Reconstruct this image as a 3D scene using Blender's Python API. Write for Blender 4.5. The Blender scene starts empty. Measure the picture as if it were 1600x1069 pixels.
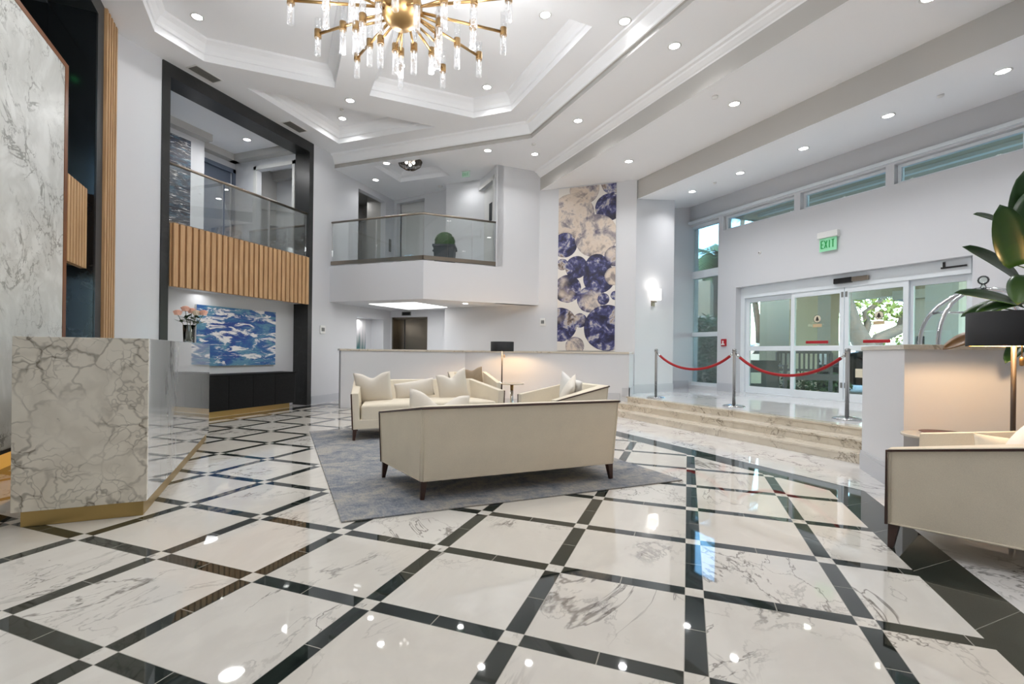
import bpy, math, random
from mathutils import Vector, Matrix
from mathutils.geometry import tessellate_polygon
random.seed(7)
R2 = math.sqrt(2.0)
COL = bpy.context.scene.collection
def P(a, b): return ((a - b) / R2, (a + b) / R2)   # room axes turned 45 degrees: a runs towards the entrance, b along it
def P3(a, b, z): return (*P(a, b), z)

# ------------------------------------------------------------------ mesh builder
class MB:
    def __init__(s): s.v = []; s.f = []; s.sm = []; s.T = None
    def _p(s, p):
        p = Vector(p)
        if s.T is not None: p = s.T @ p
        s.v.append(p); return len(s.v) - 1
    def face(s, pts, smooth=False):
        s.f.append([s._p(p) for p in pts]); s.sm.append(smooth)
    def box(s, x0, x1, y0, y1, z0, z1):
        s.prism([(x0, y0), (x1, y0), (x1, y1), (x0, y1)], z0, z1)
    def prism(s, poly, z0, z1, cap=True):
        ar = sum(poly[i][0]*poly[(i+1)%len(poly)][1]-poly[(i+1)%len(poly)][0]*poly[i][1] for i in range(len(poly)))
        if ar < 0: poly = list(reversed(poly))
        n = len(poly)
        b = [s._p((x, y, z0)) for x, y in poly]; t = [s._p((x, y, z1)) for x, y in poly]
        for i in range(n):
            j = (i + 1) % n; s.f.append([b[i], b[j], t[j], t[i]]); s.sm.append(False)
        if cap:
            s.f.append(list(reversed(b))); s.f.append(t); s.sm += [False, False]
    def hexa(s, c):   # 8 corners: bottom 4 ccw, top 4 ccw
        i = [s._p(p) for p in c]
        for q in ((3,2,1,0),(4,5,6,7),(0,1,5,4),(1,2,6,5),(2,3,7,6),(3,0,4,7)):
            s.f.append([i[k] for k in q]); s.sm.append(False)
    def tube(s, pts, r, seg=10, cap=True, smooth=True, twist=0.0):
        pts = [Vector(p) for p in pts]; n = len(pts)
        rs = r if isinstance(r, (list, tuple)) else [r]*n
        up = Vector((0, 0, 1)); rings = []; prev = None
        for i in range(n):
            d = (pts[min(i+1, n-1)] - pts[max(i-1, 0)])
            d = d.normalized() if d.length > 1e-9 else Vector((0, 0, 1))
            if prev is None:
                q = Vector((1, 0, 0)) if abs(d.z) > .95 else up
                x = d.cross(q).normalized()
            else:
                x = (prev - d * prev.dot(d)); x = x.normalized() if x.length > 1e-6 else d.orthogonal().normalized()
            prev = x; y = d.cross(x)
            rings.append([s._p(pts[i] + (x*math.cos(2*math.pi*k/seg+twist) + y*math.sin(2*math.pi*k/seg+twist))*rs[i]) for k in range(seg)])
        for i in range(n-1):
            for k in range(seg):
                l = (k+1) % seg
                s.f.append([rings[i][k], rings[i][l], rings[i+1][l], rings[i+1][k]]); s.sm.append(smooth)
        if cap:
            s.f.append(list(reversed(rings[0]))); s.f.append(rings[-1]); s.sm += [False, False]
    def lathe(s, prof, seg=24, c=(0, 0, 0), smooth=True, cap=True):
        rings = []
        for r, z in prof:
            rings.append([s._p((c[0]+r*math.cos(2*math.pi*k/seg), c[1]+r*math.sin(2*math.pi*k/seg), c[2]+z)) for k in range(seg)])
        for i in range(len(prof)-1):
            for k in range(seg):
                l = (k+1) % seg
                s.f.append([rings[i][k], rings[i][l], rings[i+1][l], rings[i+1][k]]); s.sm.append(smooth)
        if prof[0] == prof[-1] or not cap: return
        if prof[0][0] > 1e-5: s.f.append(list(reversed(rings[0]))); s.sm.append(False)
        if prof[-1][0] > 1e-5: s.f.append(rings[-1]); s.sm.append(False)
    def cyl(s, c, r, z0, z1, seg=20): s.lathe([(r, z0), (r, z1)], seg, c)
    def ball(s, c, r, seg=14, rings=8, sz=1.0):
        s.lathe([(max(1e-6, r*math.sin(math.pi*i/rings)), -r*sz*math.cos(math.pi*i/rings)) for i in range(rings+1)], seg, c)
    def poly(s, outer, holes, z, down=True):
        loops = [[Vector((x, y, z)) for x, y in l] for l in [outer] + holes]
        flat = [p for l in loops for p in l]
        idx = [s._p(p) for p in flat]
        for t in tessellate_polygon(loops):
            a, b, c = (flat[k] for k in t)
            nz = (b - a).cross(c - a).z
            t = list(t)
            if (nz > 0) == down: t.reverse()
            s.f.append([idx[k] for k in t]); s.sm.append(False)
    def slabpoly(s, outer, holes, z0, z1):
        s.poly(outer, holes, z0, True); s.poly(outer, holes, z1, False)
    def build(s, name, mat, parent=None, loc=None, rz=0.0, bevel=0, bseg=2, weld=False):
        me = bpy.data.meshes.new(name)
        me.from_pydata([tuple(p) for p in s.v], [], s.f)
        me.polygons.foreach_set('use_smooth', s.sm)
        me.materials.append(mat); me.update()
        o = bpy.data.objects.new(name, me); COL.objects.link(o)
        if loc is not None: o.location = loc
        o.rotation_euler = (0, 0, rz)
        if parent is not None: o.parent = parent
        if bevel or weld:
            import bmesh
            bm = bmesh.new(); bm.from_mesh(me); bmesh.ops.remove_doubles(bm, verts=bm.verts, dist=1e-5)
            bmesh.ops.recalc_face_normals(bm, faces=bm.faces); bm.to_mesh(me); bm.free()
        if bevel:
            m = o.modifiers.new('bevel', 'BEVEL'); m.width = bevel; m.segments = bseg; m.limit_method = 'ANGLE'; m.angle_limit = math.radians(35)
        return o
def tag(o, label, cat, group=None, kind=None):
    o['label'] = label; o['category'] = cat
    if group: o['group'] = group
    if kind: o['kind'] = kind
    return o
def lab(o, label): o['label'] = label; return o
def struct(o, label=None, cat=None):
    o['kind'] = 'structure'
    if label: o['label'] = label
    if cat: o['category'] = cat
    return o
def empty(name, loc, rz=0.0, label=None, cat=None, group=None, kind=None):
    o = bpy.data.objects.new(name, None); COL.objects.link(o); o.location = loc; o.rotation_euler = (0, 0, rz); o.empty_display_size = .1
    if label: tag(o, label, cat, group)
    if kind: o['kind'] = kind
    return o
def copy_tree(o, parent=None):
    c = o.copy(); COL.objects.link(c)
    if parent is not None: c.parent = parent
    for ch in list(o.children): copy_tree(ch, c)
    return c

# ------------------------------------------------------------------ node materials
class G:
    def __init__(s, name):
        s.mat = bpy.data.materials.new(name); s.mat.use_nodes = True; s.t = s.mat.node_tree; s.t.nodes.clear()
        s.out = s.t.nodes.new('ShaderNodeOutputMaterial')
    def n(s, ty, props=None, **inp):
        nd = s.t.nodes.new(ty)
        for k, v in (props or {}).items(): setattr(nd, k, v)
        for k, v in inp.items(): s.set(nd.inputs[int(k[1:]) if k[0] == 'i' and k[1:].isdigit() else k.replace('_', ' ')], v)
        return nd
    def set(s, sock, v):
        if isinstance(v, bpy.types.NodeSocket): s.t.links.new(v, sock)
        else:
            if sock.type == 'RGBA' and len(v) == 3: v = (*v, 1)
            sock.default_value = v
    def m(s, op, a, b=None, c=None):
        nd = s.t.nodes.new('ShaderNodeMath'); nd.operation = op
        for i, x in enumerate((a, b, c)):
            if x is not None: s.set(nd.inputs[i], x)
        return nd.outputs[0]
    def vm(s, op, a, b=None, sc=None):
        nd = s.t.nodes.new('ShaderNodeVectorMath'); nd.operation = op
        s.set(nd.inputs[0], a)
        if b is not None: s.set(nd.inputs[1], b)
        if sc is not None: s.set(nd.inputs['Scale'], sc)
        return nd.outputs[1] if op in ('LENGTH', 'DISTANCE', 'DOT_PRODUCT') else nd.outputs[0]
    def mix(s, f, a, b):
        nd = s.t.nodes.new('ShaderNodeMix'); nd.data_type = 'RGBA'
        s.set(nd.inputs[0], f); s.set(nd.inputs[6], a); s.set(nd.inputs[7], b); return nd.outputs[2]
    def ss(s, x, lo, hi, a=0.0, b=1.0):
        nd = s.t.nodes.new('ShaderNodeMapRange'); nd.interpolation_type = 'SMOOTHSTEP'
        for i, v in enumerate((x, lo, hi, a, b)): s.set(nd.inputs[i], v)
        return nd.outputs[0]
    def ramp(s, f, stops, const=False):
        nd = s.t.nodes.new('ShaderNodeValToRGB'); e = nd.color_ramp.elements
        if const: nd.color_ramp.interpolation = 'CONSTANT'
        while len(e) < len(stops): e.new(.5)
        for i, (p, c) in enumerate(stops): e[i].position = p; e[i].color = (*c, 1)
        s.set(nd.inputs[0], f); return nd.outputs[0]
    def obj(s): return s.n('ShaderNodeTexCoord').outputs['Object']
    def xyz(s, v):
        nd = s.n('ShaderNodeSeparateXYZ'); s.set(nd.inputs[0], v); return nd.outputs
    def comb(s, x, y, z):
        nd = s.n('ShaderNodeCombineXYZ')
        for i, q in enumerate((x, y, z)): s.set(nd.inputs[i], q)
        return nd.outputs[0]
    def noise(s, vec, scale, detail=4, rough=.5, dist=0.0, col=False):
        nd = s.n('ShaderNodeTexNoise'); s.set(nd.inputs['Vector'], vec)
        for k, v in (('Scale', scale), ('Detail', detail), ('Roughness', rough), ('Distortion', dist)): s.set(nd.inputs[k], v)
        return nd.outputs['Color' if col else 'Fac']
    def bump(s, h, strength=.2, dist=.01):
        nd = s.n('ShaderNodeBump'); s.set(nd.inputs['Height'], h); nd.inputs['Strength'].default_value = strength; nd.inputs['Distance'].default_value = dist
        return nd.outputs[0]
    def bsdf(s, color, rough=.5, metal=0.0, normal=None, spec=.5, coat=0.0, emis=None, estr=0.0, trans=0.0):
        nd = s.n('ShaderNodeBsdfPrincipled')
        for k, v in (('Base Color', color), ('Roughness', rough), ('Metallic', metal), ('Specular IOR Level', spec), ('Coat Weight', coat), ('Transmission Weight', trans)): s.set(nd.inputs[k], v)
        if normal is not None: s.set(nd.inputs['Normal'], normal)
        if emis is not None: s.set(nd.inputs['Emission Color'], emis); s.set(nd.inputs['Emission Strength'], estr)
        s.t.links.new(nd.outputs[0], s.out.inputs[0]); return s.mat
def srgb(r, g, b): return tuple((c/255/12.92 if c/255 <= .04045 else ((c/255+.055)/1.055)**2.4) for c in (r, g, b))
def plain(name, rgb, rough=.5, metal=0.0, spec=.5, coat=0.0, nscale=None, namp=.06):
    g = G(name); c = srgb(*rgb)
    if nscale:
        f = g.noise(g.obj(), nscale, 3)
        c = g.mix(f, tuple(x*(1-namp) for x in c), tuple(min(1, x*(1+namp)) for x in c))
    return g.bsdf(c, rough, metal, spec=spec, coat=coat)
def ridge(g, vec, scale, width, detail=5, rough=.6, dist=.6):
    n = g.noise(vec, scale, detail, rough, dist)
    return g.ss(g.m('ABSOLUTE', g.m('SUBTRACT', n, .5)), 0.0, width, 1.0, 0.0)
def marble_color(g, vec, base, vein, soft, vs=1.0, amount=1.0):
    mask = g.ss(g.noise(vec, .9*vs, 2), .42, .62)
    v1 = g.m('MULTIPLY', ridge(g, vec, 1.1*vs, .022), g.m('MULTIPLY', mask, .85*amount))
    v2 = g.m('MULTIPLY', ridge(g, g.vm('ADD', vec, (7.3, 2.1, 5.5)), 2.4*vs, .02, 6), g.m('MULTIPLY', mask, .4*amount))
    cl = g.m('MULTIPLY', ridge(g, g.vm('ADD', vec, (1.3, 9.1, 3.3)), .8*vs, .16, 4), .35*amount)
    c = g.mix(cl, base, soft)
    return g.mix(g.m('MINIMUM', g.m('ADD', v1, v2), 1.0), c, vein)
def marble(name, base, vein, soft, rough=.08, vs=1.0, amount=1.0, stretch=(1, 1, 1)):
    g = G(name); v = g.vm('MULTIPLY', g.obj(), stretch)
    return g.bsdf(marble_color(g, v, srgb(*base), srgb(*vein), srgb(*soft), vs, amount), rough)

MAT = {}
MAT['wall'] = plain('painted plaster', (211, 212, 215), .55, nscale=40, namp=.006)
MAT['ceil'] = plain('ceiling paint', (246, 247, 249), .6)
MAT['ceilgrey'] = plain('grey fascia paint', (184, 182, 178), .6)  # one grey, darker than the ceiling, shared by fascias, trims and corridor
MAT['base'] = plain('grey baseboard paint', (190, 192, 197), .4)
MAT['frame'] = plain('white powder coated aluminium', (226, 232, 236), .35)
MAT['black_metal'] = plain('black metal', (16, 16, 17), .4)
MAT['dark'] = plain('dark void paint', (52, 55, 58), .7)
MAT['chrome'] = plain('polished chrome', (205, 208, 210), .12, 1.0)
MAT['steel'] = plain('brushed steel', (150, 140, 128), .32, 1.0)
MAT['lift'] = plain('bronze tinted lift steel', (120, 112, 100), .3, 1.0)
MAT['brass'] = plain('antique brass', (158, 128, 86), .4, 1.0)
MAT['gold'] = plain('brushed gold plinth', (178, 152, 98), .38, .85)
MAT['walnut'] = plain('dark walnut', (58, 34, 26), .35, nscale=30, namp=.3)
MAT['bronze_wood'] = plain('stained wood edge', (112, 66, 28), .4, nscale=6, namp=.25)
MAT['white_plastic'] = plain('white plastic', (228, 228, 226), .4)
MAT['grey_plastic'] = plain('grey plastic', (120, 122, 120), .4)
MAT['red_plastic'] = plain('red plastic', (170, 22, 34), .4)
MAT['black_plastic'] = plain('black plastic', (18, 18, 19), .35)
MAT['red_velvet'] = plain('red velvet', (150, 12, 18), .75, nscale=60, namp=.15)
MAT['black_shade'] = plain('black fabric shade', (14, 15, 19), .7, nscale=120, namp=.2)
MAT['gold_lining'] = plain('gold shade lining', (224, 190, 130), .5)
MAT['green_leaf'] = plain('glossy green leaf', (34, 64, 27), .3, nscale=12, namp=.35)
MAT['bush_leaf'] = plain('boxwood leaf', (44, 82, 34), .5, nscale=40, namp=.4)
MAT['stem'] = plain('plant stem', (70, 84, 40), .6)
MAT['rose_pink'] = plain('pink rose petals', (246, 196, 178), .6, nscale=60, namp=.1)
MAT['rose_cream'] = plain('cream rose petals', (246, 228, 208), .6, nscale=60, namp=.1)
MAT['planter'] = plain('charcoal planter', (44, 52, 60), .6)
MAT['pot'] = plain('grey ceramic pot', (120, 122, 124), .4)
MAT['door_blue'] = plain('blue grey door paint', (96, 106, 122), .5)
MAT['door_white'] = plain('door paint', (214, 214, 212), .5)
MAT['asphalt'] = plain('driveway concrete', (160, 157, 152), .8, nscale=3, namp=.12)
MAT['beige'] = plain('beige stucco', (168, 158, 138), .8, nscale=30, namp=.04)
MAT['white_stucco'] = plain('white stucco', (200, 196, 188), .8)
MAT['canopy'] = plain('canopy soffit paint', (168, 154, 132), .8)
MAT['bench'] = plain('weathered bench wood', (92, 84, 80), .7, nscale=20, namp=.2)
MAT['podium'] = plain('dark stained podium', (66, 58, 50), .6, nscale=10, namp=.2)
MAT['bark'] = plain('oak bark', (112, 98, 86), .9, nscale=9, namp=.35)
MAT['oak_leaf'] = plain('oak leaves', (128, 136, 62), .6, nscale=2, namp=.4)
MAT['palm_leaf'] = plain('palm fronds', (96, 112, 62), .5, nscale=2, namp=.4)
MAT['hedge_leaf'] = plain('hedge leaves', (58, 84, 42), .6, nscale=3, namp=.4)
MAT['bougain'] = plain('magenta blossom', (196, 40, 96), .6, nscale=6, namp=.3)
MAT['car_white'] = plain('white car paint', (222, 226, 230), .2, coat=.6)
MAT['car_black'] = plain('black car paint', (14, 14, 16), .2, coat=.6)
MAT['tyre'] = plain('tyre rubber', (20, 20, 20), .8)
MAT['dkglass'] = plain('tinted car glass', (24, 30, 36), .08)
MAT['terracotta'] = plain('terracotta wall', (196, 150, 122), .8)
MAT['sign_cream'] = plain('cream sign', (222, 214, 190), .5)
MAT['sign_ink'] = plain('dark sign ink', (44, 34, 26), .5)
MAT['rim_red'] = plain('dark red lacquer', (110, 28, 34), .2)
MAT['glint_green'] = G('green glint').bsdf((.02, .5, .1), .4, emis=(.05, 1.0, .25), estr=1.2)
g = G('downlight lens'); MAT['lens'] = g.bsdf((.9, .9, .9), .4, emis=(1.0, .985, .96), estr=14)
g = G('lit bulb rod'); MAT['led'] = g.bsdf((.9, .9, .9), .4, emis=(1.0, .97, .92), estr=4)
g = G('coffer light panel'); MAT['panel'] = g.bsdf((.9, .9, .9), .4, emis=(1.0, .985, .95), estr=1.7)
g = G('sconce diffuser'); MAT['sconce'] = g.bsdf((.9, .9, .9), .4, emis=(1.0, .95, .88), estr=1.6)

def glass(name, tint, refl=.6, rough=.0):
    g = G(name); tr = g.n('ShaderNodeBsdfTransparent', Color=tint); gl = g.n('ShaderNodeBsdfGlossy', Color=(1, 1, 1), Roughness=rough)
    fr = g.n('ShaderNodeFresnel', IOR=1.5); f = g.m('MULTIPLY', fr.outputs[0], refl)
    mx = g.n('ShaderNodeMixShader'); g.set(mx.inputs[0], f); g.t.links.new(tr.outputs[0], mx.inputs[1]); g.t.links.new(gl.outputs[0], mx.inputs[2])
    g.t.links.new(mx.outputs[0], g.out.inputs[0]); return g.mat
MAT['glass'] = glass('window glass', (.93, .96, .95), .8)
MAT['door_glass'] = glass('bronze tinted door glass', (.82, .775, .69), .8)
MAT['win_glass'] = glass('grey tinted window glass', (.86, .88, .85), .8)
MAT['rail_glass'] = glass('railing glass', (.965, .985, .98), .8)
g = G('bubbled tube glass')
fr = g.n('ShaderNodeLayerWeight', Blend=.4); vo = g.n('ShaderNodeTexVoronoi', Scale=55.0); g.set(vo.inputs['Vector'], g.vm('MULTIPLY', g.obj(), (1, 1, .5))); nz = g.noise(g.obj(), 30, 2)
bub = g.m('MULTIPLY', g.ss(vo.outputs['Distance'], .42, .22), g.ss(nz, .40, .58))
tr = g.n('ShaderNodeBsdfTransparent', Color=(.975, .98, .985)); gl = g.n('ShaderNodeBsdfGlossy', Color=(1, 1, 1), Roughness=.06, Normal=g.bump(vo.outputs['Distance'], .8, .01)); df = g.n('ShaderNodeBsdfTranslucent', Color=(.95, .96, .98)); d2 = g.n('ShaderNodeBsdfDiffuse', Color=(.95, .96, .98))
ms = g.n('ShaderNodeMixShader'); g.set(ms.inputs[0], .5); g.t.links.new(df.outputs[0], ms.inputs[1]); g.t.links.new(d2.outputs[0], ms.inputs[2])
m2 = g.n('ShaderNodeMixShader'); g.set(m2.inputs[0], .16); g.t.links.new(gl.outputs[0], m2.inputs[1]); g.t.links.new(ms.outputs[0], m2.inputs[2])
f = g.m('MINIMUM', g.m('ADD', g.m('MULTIPLY', fr.outputs['Facing'], .5), g.m('ADD', .015, g.m('MULTIPLY', bub, .36))), .92)
mx = g.n('ShaderNodeMixShader'); g.set(mx.inputs[0], f); g.t.links.new(tr.outputs[0], mx.inputs[1]); g.t.links.new(m2.outputs[0], mx.inputs[2]); g.t.links.new(mx.outputs[0], g.out.inputs[0])
MAT['tube'] = g.mat
MAT['vase'] = glass('cut glass vase', (.86, .90, .88), 1.6, .05)

def cal(name, base, vein, soft, rough, sc, amt):
    g = G(name); v = g.obj(); w = g.noise(v, 2.2, 4, .6, 0, True); vv = g.vm('ADD', v, g.vm('SCALE', g.vm('SUBTRACT', w, (.5, .5, .5)), sc=.45))
    def cells(s, wd, off): vo = g.n('ShaderNodeTexVoronoi', {'feature': 'DISTANCE_TO_EDGE'}, Scale=s); g.set(vo.inputs['Vector'], g.vm('ADD', vv, off)); return g.ss(vo.outputs['Distance'], 0.0, wd, 1, 0)
    m1 = g.ss(g.noise(v, 1.6, 3), .34, .56); m2_ = g.ss(g.noise(g.vm('ADD', v, (4, 4, 4)), 2.6, 3), .38, .58)
    l1 = g.m('MULTIPLY', g.m('MULTIPLY', cells(sc, .07, (0, 0, 0)), m1), .62*amt); l2 = g.m('MULTIPLY', g.m('MULTIPLY', cells(sc*2.1, .06, (3, 1, 7)), m2_), .42*amt); l3 = g.m('MULTIPLY', cells(sc*.7, .22, (1, 5, 2)), .28*amt)
    c = g.mix(g.m('MINIMUM', l3, 1.0), base, soft); c = g.mix(g.m('MINIMUM', g.m('ADD', l1, l2), 1.0), c, vein)
    sp = g.ss(g.noise(g.vm('ADD', vv, (9, 2, 2)), 7.0, 5, .7), .66, .72); return g.bsdf(g.mix(g.m('MULTIPLY', sp, .35), c, vein), rough)
MAT['calacatta'] = cal('calacatta marble slab', srgb(232, 226, 212), srgb(128, 120, 106), srgb(188, 180, 164), .06, 5.0, 1.05)
MAT['feature'] = marble('white marble feature panel', (216, 217, 213), (140, 140, 134), (182, 182, 176), .35, 2.2, 1.6)
MAT['ledge'] = marble('ledge top marble', (206, 198, 184), (150, 138, 120), (186, 176, 160), .12, 2.5, .9)
MAT['step'] = marble('step marble', (216, 208, 194), (140, 128, 112), (192, 182, 164), .1, 2.2, 1.0)
MAT['black_stone'] = marble('polished black stone', (24, 25, 26), (70, 70, 70), (30, 31, 32), .12, 1.2, .5)
MAT['frame_stone'] = marble('charcoal honed stone', (38, 39, 39), (58, 58, 58), (44, 44, 44), .4, 1.2, .5)

# oak slats
g = G('oak slats'); o_ = g.vm('MULTIPLY', g.obj(), (9, 9, .6)); MAT['oak'] = g.bsdf(g.ramp(g.noise(o_, 3, 5, .6), [(.3, srgb(174, 136, 96)), (.7, srgb(206, 168, 124))]), .5)
# fabric
def fabric(name, rgb, amp=.12, sc=420):
    g = G(name); v = g.obj(); n1 = g.noise(g.vm('MULTIPLY', v, (1, 1, .35)), sc, 2, .6); n2 = g.noise(v, 6, 3)
    c = srgb(*rgb); f = g.m('ADD', g.m('MULTIPLY', n1, .7), g.m('MULTIPLY', n2, .3))
    return g.bsdf(g.mix(f, tuple(x*(1-amp) for x in c), tuple(min(1, x*(1+amp)) for x in c)), .85, normal=g.bump(n1, .25, .003), spec=.2)
MAT['linen'] = fabric('oatmeal linen', (224, 214, 195), .2)
MAT['pillow'] = fabric('cream pillow linen', (222, 215, 204), .08)
MAT['pillow_white'] = fabric('white pillow linen', (232, 230, 226), .06)
MAT['pillow_taupe'] = fabric('taupe woven pillow', (158, 140, 118), .35, 160)
# rug
g = G('mottled rug'); v = g.obj(); vv = g.vm('MULTIPLY', v, (1.4, 1, 1))
n1 = g.noise(vv, 2.2, 6, .65, .8); n2 = g.noise(vv, 9, 5, .7); n3 = g.noise(v, 260, 2)
n4 = g.noise(g.vm('MULTIPLY', v, (1, 3, 1)), 26, 4, .7)
c = g.ramp(g.m('ADD', g.m('ADD', g.m('MULTIPLY', n1, .45), g.m('MULTIPLY', n2, .3)), g.m('MULTIPLY', n4, .25)), [(.36, srgb(92, 100, 114)), (.45, srgb(126, 130, 138)), (.52, srgb(150, 150, 150)), (.58, srgb(172, 166, 158)), (.66, srgb(124, 124, 126))])
MAT['rug'] = g.bsdf(c, .95, normal=g.bump(g.m('ADD', n3, n2), .5, .01), spec=.1)
# brushed louvre black
MAT['louvre'] = plain('black stained louvre', (14, 14, 14), .6, spec=.25)

# ------------------------------------------------------------------ tiled floor
g = G('chequered marble floor'); v = g.obj(); x, y, z = g.xyz(v)
S = .6942; X0, Y0 = .0422, 2.565; W = .084
px = g.m('DIVIDE', g.m('SUBTRACT', x, X0 - S/2), S); py = g.m('DIVIDE', g.m('SUBTRACT', y, Y0 - S/2), S)
ix = g.m('FLOOR', px); iy = g.m('FLOOR', py)
fx = g.m('ABSOLUTE', g.m('MULTIPLY', g.m('SUBTRACT', g.m('SUBTRACT', px, ix), .5), S))
fy = g.m('ABSOLUTE', g.m('MULTIPLY', g.m('SUBTRACT', g.m('SUBTRACT', py, iy), .5), S))
sx = g.m('LESS_THAN', fx, W/2); sy = g.m('LESS_THAN', fy, W/2)
strip = g.m('ABSOLUTE', g.m('SUBTRACT', sx, sy))                        # dark where exactly one strip runs
jo = .0016
jx = g.m('LESS_THAN', g.m('ABSOLUTE', g.m('SUBTRACT', fx, W/2)), jo); jy = g.m('LESS_THAN', g.m('ABSOLUTE', g.m('SUBTRACT', fy, W/2)), jo)
mid = g.m('MULTIPLY', strip, g.m('GREATER_THAN', g.m('MAXIMUM', fx, fy), S/2 - .0022))
a_ = g.m('DIVIDE', g.m('ADD', x, y), R2)
d = g.m('MAXIMUM', g.m('MAXIMUM', g.m('SUBTRACT', x, 1.15), g.m('SUBTRACT', -7.14, x)), g.m('MAXIMUM', g.m('SUBTRACT', a_, 4.33), g.m('MAXIMUM', g.m('SUBTRACT', y, 8.42), g.m('SUBTRACT', -2.31, a_))))
inside = g.m('LESS_THAN', d, 0.0); band = g.m('MULTIPLY', g.m('GREATER_THAN', d, 0.0), g.m('LESS_THAN', d, .28))
dark = g.m('ADD', g.m('MULTIPLY', strip, inside), band)
# tile ids for random slabs
tx = g.m('FLOOR', g.m('DIVIDE', g.m('SUBTRACT', x, X0), S)); ty = g.m('FLOOR', g.m('DIVIDE', g.m('SUBTRACT', y, Y0), S))
wn = g.n('ShaderNodeTexWhiteNoise', {'noise_dimensions': '2D'}); g.set(wn.inputs['Vector'], g.comb(tx, ty, 0))
rc = wn.outputs['Color']; rv = wn.outputs['Value']
vec = g.vm('ADD', v, g.vm('SCALE', rc, sc=40.0))
n1 = g.noise(vec, 1.3, 2); vm_ = g.ss(g.m('ADD', n1, g.m('MULTIPLY', g.m('SUBTRACT', rv, .5), .3)), .43, .60)
st = g.vm('MULTIPLY', vec, (1.0, .55, 1.0))
v1 = g.m('MULTIPLY', ridge(g, st, 1.25, g.m('ADD', .008, g.m('MULTIPLY', g.ss(g.noise(vec, 2.0, 2), .5, .7), .022)), 6, .62, .7), g.m('MULTIPLY', vm_, .85))
v2 = g.m('MULTIPLY', ridge(g, g.vm('ADD', st, (3, 8, 1)), 3.0, .016, 6, .6, .5), g.m('MULTIPLY', vm_, .4))
cl = g.m('MULTIPLY', ridge(g, g.vm('ADD', st, (13, 5, 1)), 1.6, .1, 5), .26)
wb = g.mix(rv, srgb(214, 208, 197), srgb(221, 218, 211))
wc = g.mix(cl, wb, srgb(196, 190, 182)); wc = g.mix(g.m('MINIMUM', g.m('ADD', v1, v2), 1), wc, srgb(128, 122, 116))
# heavier veining outside the border
ov = g.vm('MULTIPLY', v, (1.2, .9, 1)); outc = marble_color(g, ov, srgb(226, 224, 222), srgb(128, 126, 124), srgb(200, 197, 194), 1.7, 1.0)
wc = g.mix(g.m('GREATER_THAN', d, .28), wc, outc)
dn = g.noise(vec, 5, 5, .6); dc = g.ramp(dn, [(.3, srgb(20, 26, 24)), (.62, srgb(38, 46, 42)), (.8, srgb(60, 70, 64))])
dj = g.m('LESS_THAN', g.m('ABSOLUTE', g.m('SUBTRACT', d, .14)), 0.0)
c = g.mix(dark, wc, dc)
gr = g.m('MULTIPLY', inside, g.m('MAXIMUM', mid, g.m('MULTIPLY', g.m('MAXIMUM', jx, jy), g.m('SUBTRACT', 1.0, g.m('MULTIPLY', 0.0, strip)))))
c = g.mix(g.m('MULTIPLY', gr, .8), c, srgb(176, 172, 162))
bj = g.m('MULTIPLY', band, g.m('LESS_THAN', g.m('ABSOLUTE', g.m('SUBTRACT', g.m('FRACT', g.m('DIVIDE', g.m('SUBTRACT', y, x), .61)), .5)), .004))
c = g.mix(g.m('MULTIPLY', bj, .6), c, srgb(170, 168, 160))
MAT['floor'] = g.bsdf(c, .028, spec=.95)
g = G('entrance landing marble'); MAT['landing'] = g.bsdf(marble_color(g, g.obj(), srgb(218, 218, 218), srgb(150, 150, 150), srgb(204, 204, 204), 1.0, .6), .05, spec=.6)
# ------------------------------------------------------------------ room shell
def wall(name, p0, p1, z0, z1, th, holes=(), mat='wall', label=None):
    p0 = Vector(p0); p1 = Vector(p1); L = (p1-p0).length; d = (p1-p0)/L; nrm = Vector((-d.y, d.x))*th
    us = sorted({0.0, L, *[h[0] for h in holes], *[h[1] for h in holes]}); zs = sorted({z0, z1, *[h[2] for h in holes], *[h[3] for h in holes]})
    mb = MB()
    for i in range(len(us)-1):
        for k in range(len(zs)-1):
            uc, zc = (us[i]+us[i+1])/2, (zs[k]+zs[k+1])/2
            if any(h[0] < uc < h[1] and h[2] < zc < h[3] for h in holes): continue
            a, b = p0+d*us[i], p0+d*us[i+1]
            mb.prism([tuple(a), tuple(b), tuple(b+nrm), tuple(a+nrm)], zs[k], zs[k+1])
    return struct(mb.build(name, MAT[mat]), label)
def strip(name, pts, z0, z1, th, mat='base', label=None):   # baseboards: thin boards along a polyline, th towards the left of the run
    mb = MB()
    for (ax, ay), (bx, by) in zip(pts[:-1], pts[1:]):
        d = Vector((bx-ax, by-ay)); d.normalize(); n = Vector((-d.y, d.x))*th
        mb.prism([(ax, ay), (bx, by), (bx+n.x, by+n.y), (ax+n.x, ay+n.y)], z0, z1)
        mb.prism([(ax, ay), (bx, by), (bx+n.x*.55, by+n.y*.55), (ax+n.x*.55, ay+n.y*.55)], z1, z1+.02)
    return struct(mb.build(name, MAT[mat]), label)
Z1, Z2, Z3, Z4 = 5.57, 5.30, 4.88, 4.48
PL = .32
mb = MB(); mb.poly([(-11, -3), (6, -3), (6, 13), (-11, 13)], [], 0, False); struct(mb.build('floor', MAT['floor']), 'polished white marble floor with dark green strips')
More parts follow.
